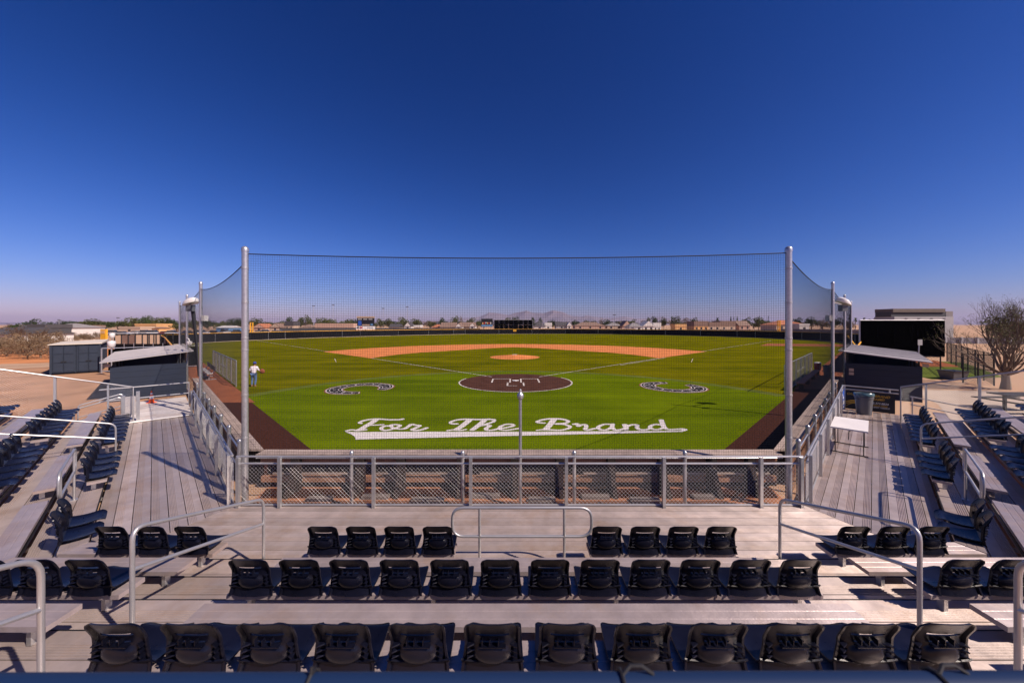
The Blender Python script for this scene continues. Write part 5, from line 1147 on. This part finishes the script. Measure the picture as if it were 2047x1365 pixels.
TR_ = [(62, 636, 24, 150, 'dense', 'leaf_dark'), (35, 645, 34, 130, 'dense', 'leaf_dark'), (97, 643, 20, 170, 'dense', 'leaf_dark'), (178, 637, 46, 190, 'dense', 'leaf_olive'), (205, 643, 36, 210, 'dense', 'leaf_dark'), (235, 641, 34, 220, 'dense', 'leaf_olive'),
 (268, 635, 38, 200, 'dense', 'leaf_olive'), (288, 631, 26, 185, 'dense', 'leaf_dark'), (304, 635, 30, 190, 'dense', 'leaf_olive'), (322, 634, 34, 180, 'dense', 'leaf_olive'), (345, 637, 34, 175, 'dense', 'leaf_dark'), (353, 645, 26, 165, 'dense', 'leaf_olive'), (385, 640, 26, 200, 'dense', 'leaf_olive'), (415, 636, 26, 190, 'dense', 'leaf_dark'), (441, 641, 24, 200, 'dense', 'leaf_olive'),
 (462, 636, 18, 210, 'dense', 'leaf_dark'), (478, 634, 14, 210, 'dense', 'leaf_dark'), (514, 636, 26, 220, 'dense', 'leaf_olive'), (538, 643, 26, 220, 'dense', 'leaf_olive'), (560, 641, 20, 230, 'dense', 'leaf_olive'), (577, 634, 20, 240, 'dense', 'leaf_dark'), (600, 633, 18, 230, 'dense', 'leaf_olive'), (617, 628, 14, 230, 'dense', 'leaf_olive'), (640, 635, 22, 240, 'dense', 'leaf_olive'), (660, 636, 24, 240, 'dense', 'leaf_olive'), (690, 637, 28, 240, 'dense', 'leaf_olive'),
 (706, 638, 20, 250, 'dense', 'leaf_dark'), (760, 636, 20, 250, 'dense', 'leaf_olive'), (777, 637, 22, 250, 'dense', 'leaf_olive'), (790, 641, 18, 260, 'dense', 'leaf_dark'), (808, 633, 24, 240, 'dense', 'leaf_olive'), (835, 637, 26, 250, 'dense', 'leaf_olive'), (862, 641, 22, 260, 'dense', 'leaf_olive'), (885, 634, 18, 250, 'dense', 'leaf_dark'), (908, 632, 18, 260, 'dense', 'leaf_olive'), (922, 631, 8, 260, 'open', 'leaf_brown'), (940, 634, 20, 250, 'dense', 'leaf_olive'), (955, 640, 18, 260, 'dense', 'leaf_olive'),
 (1012, 634, 20, 280, 'dense', 'leaf_olive'), (1030, 633, 18, 280, 'dense', 'leaf_dark'), (1052, 637, 14, 280, 'open', 'leaf_brown'), (1067, 633, 10, 280, 'dense', 'leaf_dark'), (1080, 634, 10, 280, 'dense', 'leaf_dark'), (1110, 641, 30, 300, 'dense', 'leaf_dark'), (1147, 639, 10, 300, 'dense', 'leaf_dark'), (1172, 641, 24, 300, 'dense', 'leaf_olive'),
 (1201, 634, 12, 290, 'open', 'leaf_brown'), (1218, 638, 22, 290, 'dense', 'leaf_dark'), (1240, 641, 22, 300, 'open', 'leaf_brown'), (1265, 638, 16, 280, 'dense', 'leaf_olive'), (1296, 635, 14, 270, 'dense', 'leaf_olive'), (1310, 633, 16, 265, 'dense', 'leaf_dark'), (1326, 633, 16, 260, 'dense', 'leaf_olive'), (1349, 632, 22, 255, 'dense', 'leaf_olive'), (1368, 634, 22, 260, 'open', 'leaf_brown'), (1388, 634, 18, 270, 'dense', 'leaf_dark'), (1405, 640, 18, 270, 'open', 'leaf_brown'),
 (1434, 634, 10, 260, 'palm', 'leaf_dark'), (1461, 632, 3.4, 255, 'cypress', 'leaf_dark'), (1467, 632.5, 3.4, 255, 'cypress', 'leaf_dark'), (1473.5, 632, 3.4, 255, 'cypress', 'leaf_dark'), (1492, 634, 22, 240, 'dense', 'leaf_olive'), (1516, 634, 30, 230, 'dense', 'leaf_olive'), (1536, 631, 4, 230, 'cypress', 'leaf_dark'), (1545, 641, 30, 220, 'open', 'leaf_brown'), (1590, 635, 22, 220, 'dense', 'leaf_dark'), (1622, 633, 30, 210, 'dense', 'leaf_dark'), (1645, 633, 34, 200, 'open', 'leaf_brown'), (1668, 636, 26, 200, 'dense', 'leaf_dark'),
 (1699, 627, 9, 180, 'palm', 'leaf_dark'), (1710, 634, 10, 180, 'palm', 'leaf_dark'), (1697, 640, 22, 180, 'dense', 'leaf_brown'), (1727, 634, 9, 190, 'palm', 'leaf_dark'), (1745, 638, 20, 190, 'dense', 'leaf_olive'), (1776, 630, 20, 120, 'dense', 'leaf_dark'),
 (2010, 634, 70, 75, 'dense', 'leaf_olive'), (2040, 640, 60, 72, 'dense', 'leaf_olive')]
TR_ += [(q, 640 + rng.random() * 4, 24 + rng.random() * 12, 330, 'dense', rng.choice(['leaf_dark', 'leaf_olive', 'leaf_brown'])) for q in range(130, 1660, 27) if not 1000 < q < 1060]
names = {'leaf_dark': 'dark green', 'leaf_olive': 'olive green', 'leaf_brown': 'brownish'}
def region(px):
    for lim, t in ((120, 'above the white houses at far left'), (250, 'behind the brush on the left'), (370, 'behind the orange house'), (500, 'between the left poles'), (710, 'left of the scoreboard'), (860, 'right of the scoreboard'), (985, 'left of the black centre screen'), (1100, 'around the black centre screen'), (1290, 'right of centre field'), (1420, 'behind the white house'), (1480, 'behind the orange walls'), (1580, 'left of the right corner pole'), (1690, 'right of the right corner pole'), (1790, 'above the right dugout')):
        if px < lim: return t
    return 'behind the bare tree'
seen = {}
for t in sorted(TR_, key=lambda q: q[0]):
    key = (names[t[5]], {'dense': 'bushy tree', 'open': 'thin tree', 'cypress': 'narrow cypress', 'palm': 'palm'}[t[4]], region(t[0])); seen[key] = seen.get(key, 0) + 1
    k = seen[key]; tree(*t, '%s %s %s, %s from the left' % (*key, ORD[k - 1]))

def branchy(mb, lb, p, d, L, r0, depth, rnd, spread, lsize, leafn, up=0.15):
    d = d.normalized(); n = 3; pts = [p]; q = p.copy(); dd = d.copy()
    for k in range(n):
        dd = (dd + Vector((rnd.gauss(0, .13), rnd.gauss(0, .13), rnd.gauss(0, .10) + up * .25))).normalized(); q = q + dd * L / n; pts.append(q.copy())
    mb.tube(pts, [r0 * (1 - .42 * k / n) for k in range(n + 1)], 5 if depth > 2 else 3, False)
    if depth <= 1:
        for k in range(leafn):
            t = rnd.choice(pts[1:]) + Vector((rnd.gauss(0, .07), rnd.gauss(0, .07), rnd.gauss(0, .07))); a = Vector((rnd.gauss(0, 1), rnd.gauss(0, 1), rnd.gauss(0, 1))).normalized(); b = a.orthogonal().normalized(); s2 = lsize * rnd.uniform(.5, 1.3)
            lb.add([t - a * s2, t + b * s2 * .5, t + a * s2, t - b * s2 * .5], [(0, 1, 2, 3)])
    if depth == 0: return
    for k in range(rnd.choice((2, 3, 3)) if depth > 1 else 3):
        at_ = pts[rnd.choice((1, 2, 3))] if k else pts[-1]; ax = dd.orthogonal().normalized(); ax = Matrix.Rotation(rnd.uniform(0, 6.28), 3, dd) @ ax
        nd = (dd + ax * math.tan(rnd.uniform(.35, 1.0) * spread)).normalized(); branchy(mb, lb, at_, nd, L * rnd.uniform(.62, .85), r0 * .56, depth - 1, rnd, spread, lsize, leafn, up)
# bare tree on the right
bx_, by_, _ = g(2010, 777); bt = thing('bare_tree', 'multi stemmed tree with few leaves at the right edge', 'tree', (bx_, by_, -.03)); r7 = random.Random(21); mb, lb = MB(), MB(); base = Vector((bx_, by_, -.03))
mb.tube([base, base + Vector((.03, 0, .5)), base + Vector((0, .02, 1.15))], [.24, .18, .15], 8)
for k in range(7):
    a = 2 * math.pi * k / 7 + .9; branchy(mb, lb, base + Vector((0, 0, .8)), Vector((math.cos(a), math.sin(a), .45)), 1.5, .06, 4, r7, .75, .034, 5, .6)
for k in range(8):
    a = 2 * math.pi * k / 8 + .3; d = Vector((math.cos(a) * .85, math.sin(a) * .85, 1.05 + .35 * (k % 2))); branchy(mb, lb, base + Vector((0, 0, .95)), d, 1.42, .075, 5, r7, .62, .034, 3, 1.0)
mb.build('trunk', 'bark', bt, norm=False); lb.build('crown', 'leaf_sparse', bt, norm=False)
# dry shrubs on the left
protos = []
for sdn in range(4):
    r8 = random.Random(40 + sdn); mb, lb = MB(), MB()
    mb.tube([Vector((0, 0, 0)), Vector((.03, .02, .35))], [.06, .05], 5)
    for k in range(6):
        a = 1.05 * k; branchy(mb, lb, Vector((0, 0, .25 if sdn % 2 else .08)), Vector((math.cos(a), math.sin(a), .55 + .3 * (k % 3))), .72, .035, 4, r8, .85, .05, 5, .2)
    me1 = bpy.data.meshes.new('stems'); me1.from_pydata([tuple(v) for v in mb.v], [], mb.f); me1.materials.append(MATS['twig']); me2 = bpy.data.meshes.new('dry_leaves'); me2.from_pydata([tuple(v) for v in lb.v], [], lb.f); me2.materials.append(MATS['leaf_dry']); protos.append((me1, me2))
SH = []
for row, (py, n) in enumerate(((714, 6), (705, 8), (697, 9), (690, 10), (684, 11), (679, 12))):
    for k in range(n):
        px = -40 + (235 - row * 0) * (k + rng.uniform(.1, .9)) / n
        if py > 700 and px > 112: continue
        if px > 112 and py > 686 and px < 235: continue
        SH.append((px, py + rng.uniform(-3, 3), rng.uniform(1.3, 1.75)))
for i, (px, py, sc) in enumerate(sorted(SH)):
    x, y, _ = g(px, py); o = thing('dry_shrub', 'leafless brown shrub on the left dirt lot, %s' % ('%s from the left edge' % ORD[i] if i < len(SH) // 2 else '%s counting left from the container' % ORD[len(SH) - 1 - i]), 'shrub', (x, y, -.03), 'dry shrubs on the left lot', rng.uniform(0, 6.28)); q = protos[i % 4]; new_obj('stems', q[0], o); new_obj('dry_leaves', q[1], o); sc *= rng.uniform(.7, 1.15); o.scale = (sc * rng.uniform(.9, 1.3), sc, sc * rng.uniform(.7, 1.1))
# ------------------------------------------------------------------ houses, walls, cars, lights beyond the field
def house(px0, px1, ywall, yroof, d, wm, rm, kind, label, depth=10, nwin=2, cat='house', win='glass'):
    xa = at(px0, 0, d)[0]; xb = at(px1, 0, d)[0]; zw = max(2.2, at(0, ywall, d)[2]); zr = max(zw + .3, at(0, yroof, d)[2])
    root = thing('house' if cat == 'house' else 'building', label, cat, ((xa + xb) / 2, d, -.03), 'buildings beyond the field')
    MB().box(xa, xb, d, d + depth, -.03, zw).build('wall', wm, root); e = .35
    if kind == 'gable_x':      # ridge along x
        mb = MB(); V = [(xa - e, d - e, zw - .05), (xb + e, d - e, zw - .05), (xb + e, d + depth + e, zw - .05), (xa - e, d + depth + e, zw - .05), (xa - e, d + depth / 2, zr), (xb + e, d + depth / 2, zr)]; mb.add(V, [(0, 1, 5, 4), (2, 3, 4, 5), (0, 4, 3), (1, 2, 5), (0, 3, 2, 1)])
    elif kind == 'gable_y':
        mb = MB(); xm = (xa + xb) / 2; V = [(xa - e, d - e, zw - .05), (xb + e, d - e, zw - .05), (xb + e, d + depth + e, zw - .05), (xa - e, d + depth + e, zw - .05), (xm, d - e, zr), (xm, d + depth + e, zr)]; mb.add(V, [(0, 4, 5, 3), (1, 2, 5, 4), (0, 1, 4), (2, 3, 5), (0, 3, 2, 1)])
        MB().add([(xa + .2, d - e - .02, zw), (xb - .2, d - e - .02, zw), (xm, d - e - .02, zr - .35)], [(0, 1, 2)]).build('gable_face', wm, root)
    elif kind == 'hip':
        mb = MB(); q = min(depth / 2, (xb - xa) * .42); V = [(xa - e, d - e, zw - .05), (xb + e, d - e, zw - .05), (xb + e, d + depth + e, zw - .05), (xa - e, d + depth + e, zw - .05), (xa + q, d + depth / 2, zr), (xb - q, d + depth / 2, zr)]; mb.add(V, [(0, 1, 5, 4), (2, 3, 4, 5), (0, 4, 3), (1, 2, 5), (0, 3, 2, 1)])
    else:
        mb = MB().box(xa - .15, xb + .15, d - .15, d + depth + .15, zw + .002, zr)
    mb.build('roof', rm, root)
    for k in range(nwin):
        a = xa + (xb - xa) * (k + .5) / nwin; w = min(1.1, (xb - xa) / nwin * .35); z0 = zw * .38
        wn = MB().box(a - w / 2, a + w / 2, d - .05, d - .004, z0, zw * .80).build('window', win, root); MB().box(a - w / 2 - .1, a + w / 2 + .1, d - .09, d - .004, z0 - .14, z0 - .01).build('sill', 'wall_white', wn)
    return root
HS = [(-60, 20, 668, 655, 62, 'wall_white', 'roof_dark', 'gable_x', 'white house with dark roof at the left edge', 9, 1), (14, 36, 658, 650, 110, 'wall_white', 'roof_dark', 'gable_x', 'white house with dark roof second from the left edge', 9, 1), (80, 132, 655, 646, 105, 'wall_white', 'roof_grey', 'hip', 'long white house with grey hip roof behind the brush', 10, 3),
 (56, 90, 656, 648, 100, 'wall_dark', 'roof_dark', 'flat', 'dark screened block before the long white house', 6, 1), (132, 175, 655, 650, 140, 'wall_pink', 'roof_brown', 'flat', 'pale low block wall house right of the long white house', 6, 1),
 (237, 280, 656, 653, 150, 'wall_tan', 'wall_tan', 'flat', 'tan flat roofed outbuilding before the orange house', 6, 1), (270, 312, 650, 647, 165, 'wall_orange', 'wall_orange', 'flat', 'orange adobe style house below the trees', 9, 3), (285, 318, 656, 653.5, 155, 'wall_orange', 'roof_brown', 'gable_x', 'porch roofed part of the orange adobe house', 5, 1),
 (432, 457, 655, 651, 160, 'wall_blue', 'roof_white', 'gable_x', 'blue walled building with white roof left of the corner pole', 8, 1), (505, 530, 655, 647, 190, 'wall_pink', 'roof_red', 'gable_y', 'pink gabled house right of the yellow foul post', 8, 1), (540, 560, 654, 646, 190, 'wall_tan', 'roof_brown', 'gable_y', 'tan house with steep front gable', 8, 1), (570, 586, 651, 642, 195, 'wall_tan', 'roof_dark', 'flat', 'two storey tan house with dark top', 6, 2), (600, 622, 655, 648, 200, 'wall_tan', 'roof_brown', 'hip', 'low brown roofed house left of the long pink wall', 8, 2), (630, 706, 656, 646.5, 200, 'wall_pink', 'wall_pink', 'flat', 'long pink commercial block left of the scoreboard', 12, 6),
 (778, 798, 654, 647, 215, 'wall_tan', 'roof_dark', 'gable_x', 'tan house right of the scoreboard', 8, 1), (808, 822, 652, 643.5, 215, 'wall_white', 'roof_dark', 'gable_y', 'white gabled house with dark roof left of centre', 8, 1), (824, 840, 654, 650, 220, 'wall_tan', 'roof_white', 'flat', 'small pale flat roofed house', 6, 1), (864, 882, 654, 648, 215, 'wall_pink', 'roof_red', 'hip', 'house with bright red roof left of the billboard', 8, 1), (880, 910, 654, 644.5, 210, 'wall_tan', 'roof_brown', 'gable_x', 'brown roofed house left of the white gables', 9, 2), (910, 923, 653, 646, 205, 'wall_white', 'roof_brown', 'gable_y', 'house with a white front gable left of the billboard', 8, 1), (918, 948, 653, 644, 216, 'wall_pink', 'roof_brown', 'gable_x', 'long brown roofed house joined to white gables', 9, 2), (938, 950, 652, 645, 208, 'wall_white', 'roof_brown', 'gable_y', 'second white front gable nearest the billboard', 8, 1),
 (1068, 1090, 652, 641, 200, 'wall_white', 'roof_dark', 'hip', 'house with dark hip roof right of the black centre screen', 9, 1), (1089, 1103, 651, 645, 205, 'wall_white', 'roof_white', 'flat', 'small bright white building right of centre field', 6, 1), (1112, 1134, 651, 643, 215, 'wall_grey', 'roof_dark', 'gable_x', 'grey roofed house behind the tan block wall', 8, 1), (1134, 1142, 651, 644, 213, 'wall_white', 'roof_white', 'gable_y', 'small white gable at the end of the grey house', 7, 1), (1150, 1210, 651, 644, 225, 'wall_pink', 'roof_brown', 'hip', 'wide brown roofed house behind the block wall', 10, 3), (1214, 1245, 651, 645, 225, 'wall_tan', 'roof_grey', 'hip', 'low grey roofed house right of the wide brown one', 9, 2), (1244, 1262, 652, 641, 220, 'wall_pink', 'roof_brown', 'gable_y', 'tall pinkish gabled house', 8, 1),
 (1258, 1284, 653, 645, 190, 'wall_white', 'roof_grey', 'hip', 'white house with two dark garage doors', 8, 2), (1286, 1307, 652, 641.5, 195, 'wall_white', 'roof_white', 'gable_y', 'bright white house with tall front', 8, 2), (1307, 1321, 653, 645, 195, 'wall_white', 'roof_white', 'flat', 'white porch building beside the tall white house', 7, 2),
 (1350, 1372, 653, 648, 195, 'wall_orange', 'wall_orange', 'flat', 'low orange wall building left of the yellow trucks', 6, 1), (1388, 1416, 652, 642, 205, 'wall_orange', 'roof_brown', 'flat', 'large orange building behind right field', 9, 3), (1416, 1440, 652, 644, 205, 'wall_tan', 'roof_brown', 'flat', 'tan stepped building beside the large orange one', 9, 2), (1440, 1470, 652, 641.5, 215, 'wall_tan', 'roof_brown', 'flat', 'tan building behind the narrow cypresses', 9, 2), (1478, 1500, 651, 641, 220, 'wall_pink', 'roof_brown', 'gable_x', 'brown roofed house right of the cypresses', 9, 2),
 (1552, 1614, 649, 640, 170, 'wall_tan', 'roof_red', 'hip', 'house with orange tiled roof by the right corner pole', 11, 3), (1598, 1618, 651, 647, 165, 'wall_white', 'roof_white', 'flat', 'low white carport beside the orange tiled roof', 5, 1)]
for h in HS: house(*h)
# big building with a raised roof on the right
d = 88; x0, x1 = at(1788, 0, d)[0], at(1906, 0, d)[0]; zz = lambda py: at(0, py, d)[2]
bg_ = thing('building', 'large white building with raised brown roof behind the black screen', 'building', ((x0 + x1) / 2, d, -.03), 'buildings beyond the field')
MB().box(x0, x1, d, d + 5, -.03, zz(633)).build('wall', 'wall_grey', bg_)
MB().box(x0 - .2, x1 - 1.2, d + .6, d + 4.5, zz(633) + .002, zz(624)).build('clerestory', 'wall_dark', bg_)
MB().box(x0, x1 - 1.6, d + .3, d + 4.8, zz(624) + .002, zz(617)).build('roof', 'roof_dim', bg_)
MB().box(x1 - 1.1, x1 + .6, d + .6, d + 4.4, zz(633) + .002, zz(622)).build('stair_block', 'roof_grey', bg_)
for k in range(4): a = x0 + 2.5 + k * 3.1; MB().box(a, a + .65, d - .05, d - .004, zz(637.5), zz(636)).build('window', 'glass', bg_)
# boundary walls
def bwall(p0, p1, h, m, label, n=8):
    root = thing('boundary_wall', label, 'wall', (*lerp(p0, p1, .5), 0), 'boundary walls beyond the field')
    for k in range(n): a = lerp(p0, p1, k / n); b = lerp(p0, p1, (k + 1) / n); MB().bar((*a, h / 2 - .02), (*lerp(a, b, .998), h / 2 - .02), .2, h).build('wall_panel', m, root); MB().box(a[0] - .18, a[0] + .18, a[1] - .18, a[1] + .18, -.03, h + .1).build('pier', m, root)
bwall(at(1068, 0, 185)[:2], at(1270, 0, 178)[:2], 2.0, 'wall_block', 'tan block wall behind right centre field'); bwall(at(1180, 0, 172)[:2], at(1560, 0, 150)[:2], 1.7, 'wall_dark', 'dark fence line behind right field', 14); bwall(at(1560, 0, 150)[:2], at(1735, 0, 125)[:2], 2.1, 'roof_grey', 'grey fence line behind the right foul corner', 8)
bwall(at(750, 0, 178)[:2], at(960, 0, 178)[:2], 2.2, 'wall_dark', 'dark screened fence right of the scoreboard', 10); bwall(at(560, 0, 160)[:2], at(712, 0, 165)[:2], 2.4, 'wall_dark', 'dark screened fence left of the scoreboard', 8); bwall(at(170, 0, 175)[:2], at(470, 0, 165)[:2], 1.6, 'wall_tan', 'low tan wall behind the parked cars', 10)
bwall(at(58, 0, 70)[:2], at(212, 0, 72)[:2], 0.9, 'wall_tan', 'low cream wall behind the dry shrubs', 6); bwall(at(1890, 0, 75)[:2], at(2090, 0, 70)[:2], 1.2, 'wall_grey', 'grey kerb wall behind the bare tree', 6)
# bare beige brush behind right field
for i in range(26):
    px = 1215 + i * 17.5 + rng.uniform(-4, 4); x, y, _ = at(px, 0, 146 + rng.uniform(-4, 4)); r_ = thing('low_bush', 'dry tan bush before the dark fence line, %s from the left' % ORD[i], 'bush', (x, y, -.03), 'dry bushes behind right field', rng.uniform(0, 6)); q = protos[i % 4]; new_obj('stems', q[0], r_); new_obj('dry_leaves', q[1], r_); k = rng.uniform(.8, 1.25); r_.scale = (k, k, k * .75)
# cars
def car(px, d, m, rz, label, van=False):
    x, y, _ = at(px, 0, d); root = thing('parked_car', label, 'car', (x, y, -.03), 'cars parked beyond left field', rz)
    def part(mb, n, mm, par=root):
        me = bpy.data.meshes.new(n); me.from_pydata([tuple(v) for v in mb.v], [], mb.f); norm_mesh(me); me.materials.append(MATS[mm]); return new_obj(n, me, par)
    H = 1.85 if van else 1.45
    prof = [(-2.2, .35), (-2.25, .75), (-2.1, .95), (-1.9, 1.0), (1.0, 1.0), (2.0, .85), (2.2, .65), (2.2, .35)]
    def ext(pr, w, w2=None):
        n = len(pr); mb = MB(); mb.add([(a, -w, b) for a, b in pr] + [(a, w, b) for a, b in pr], [tuple(range(n - 1, -1, -1)), tuple(range(n, 2 * n))] + [(i, (i + 1) % n, n + (i + 1) % n, n + i) for i in range(n)]); return mb
    part(ext(prof, .88), 'body', m); cab = [(-1.85, 1.001), (-1.45, H), (.15, H), (.95, 1.001)]; gl_ = part(ext(cab, .76), 'windows', 'glass'); part(ext([(-1.5, H + .002), (-1.4, H + .05), (.1, H + .05), (.22, H + .002)], .78), 'roof_panel', m)
    for a in (-1.35, 1.35):
        for s_ in (-1, 1):
            mb = MB(); mb.tube([(a, s_ * .92, .33), (a, s_ * .70, .33)], .33, 14); w_ = part(mb, 'wheel', 'tyre'); part(MB().tube([(a, s_ * .925, .33), (a, s_ * .921, .33)], .19, 10), 'rim', 'car_silver', w_)
    for s_ in (-1, 1): part(MB().box(2.16, 2.215, s_ * .65 - .15, s_ * .65 + .15, .6, .74), 'headlight', 'white_paint')
for i, (px, d, m, rz, lab, vn) in enumerate([(190, 120, 'car_white', .2, 'white car at the left end of the parked row', 0), (206, 128, 'car_black', .1, 'black car beside the thick yellow post', 1), (228, 135, 'car_white', .15, 'white van left of the tan outbuilding', 1), (246, 130, 'car_silver', 0, 'silver car before the tan outbuilding', 0), (268, 140, 'car_white', 3.1, 'white car before the porch of the orange house', 0), (292, 140, 'car_silver', .1, 'silver car right of the orange house', 1), (310, 138, 'car_white', .2, 'white pickup left of the red car', 1), (333, 132, 'car_red', .1, 'dark red car in the parked row', 0), (346, 130, 'car_white', .2, 'white car right of the red car', 1), (378, 145, 'car_black', 1.2, 'black car behind the third left pole', 0),
      (405, 140, 'car_white', .1, 'white car just right of the second left pole', 1), (430, 150, 'car_black', .2, 'dark car below the blue building', 0), (446, 148, 'car_silver', 3.0, 'silver car below the blue building', 1), (461, 146, 'car_white', .4, 'white car left of the near corner pole', 0), (476, 146, 'car_black', .1, 'dark car hidden by the near corner pole', 1), (498, 145, 'car_white', .1, 'white car behind the yellow foul post', 1), (520, 148, 'car_silver', .3, 'silver car below the pink gabled house', 0), (533, 150, 'car_white', .2, 'white car left of the tan gable', 1), (548, 150, 'car_blue', 3.2, 'blue car below the tan gable', 0), (562, 152, 'car_white', .1, 'last white car before the dark screened fence', 0)]): car(px, d, m, rz, lab, vn)
# light masts
for i, (px, py, d) in enumerate([(118, 640, 260), (236, 636, 240), (627, 612, 260), (666, 610, 280), (766, 617, 280), (814, 614, 280), (1085, 637, 190), (1228, 630, 240), (1270, 640, 240), (1753, 617, 150)]):
    x, y, z = at(px, py, d); r_ = thing('light_mast', '%s slim light mast from the left on the skyline' % ORD[i], 'light mast', (x, y, -.03), 'light masts on the skyline'); MB().tube([(x, y, -.03), (x, y, z)], .16, 6).build('shaft', 'galv', r_)
    if i not in (6, 9): MB().box(x - 1.0, x + 1.0, y - .2, y + .2, z, z + .5).build('lamp_head', 'plastic_grey', r_)
# distant mountains
mb = MB(); r9 = random.Random(5); N = 150; rows = []
def ridge(px):
    h = 0
    for c, w, a in ((985, 70, 14), (1060, 90, 17), (1100, 40, 8), (1150, 110, 12), (880, 160, 8), (1290, 140, 11), (1400, 160, 8), (1750, 200, 8), (640, 180, 5), (40, 160, 5), (300, 200, 3), (1900, 150, 5)): h += a * math.exp(-((px - c) / w) ** 2)
    return h * .72
vs, fs = [], []
for k in range(N + 1):
    px = -300 + 2700 * k / N; D = 9000 + 300 * math.sin(k * .37); h = ridge(px) * (1 + .16 * math.sin(k * 1.7) + .10 * math.sin(k * 3.1)) + r9.uniform(0, .8); x, y, _ = at(px, 0, D); zt_ = CH + h / F * D
    for q, (fy_, fz) in enumerate(((-1500, -.0), (-900, .22), (-480, .55), (-180, .82), (0, 1.0), (700, .5))): vs.append((x + r9.uniform(-40, 40) * (q > 0), y + fy_ + r9.uniform(-120, 120) * (0 < q < 4), -20 if q == 0 else (zt_ * fz * (1 + r9.uniform(-.12, .12) * (q not in (4,))))))
for k in range(N):
    for q in range(5): fs.append((k * 6 + q, (k + 1) * 6 + q, (k + 1) * 6 + q + 1, k * 6 + q + 1))
tag(mb.add(vs, fs).build('mountains', 'mountain'), kind='structure')
# the air between: pale even haze
hz = MB().box(-14500, 14500, -14500, 14500, -30, 245).build('haze', 'net', loc=(0, 0, 0)); tag(hz, kind='stuff')
hm = bpy.data.materials.new('haze'); hm.use_nodes = True; t = hm.node_tree; t.nodes.clear()
pv = t.nodes.new('ShaderNodeVolumePrincipled'); pv.inputs['Color'].default_value = (0.64, 0.62, 0.92, 1); pv.inputs['Density'].default_value = 0.00005; pv.inputs['Anisotropy'].default_value = 0.12
mo = t.nodes.new('ShaderNodeOutputMaterial'); t.links.new(pv.outputs[0], mo.inputs['Volume']); hz.data.materials.clear(); hz.data.materials.append(hm)
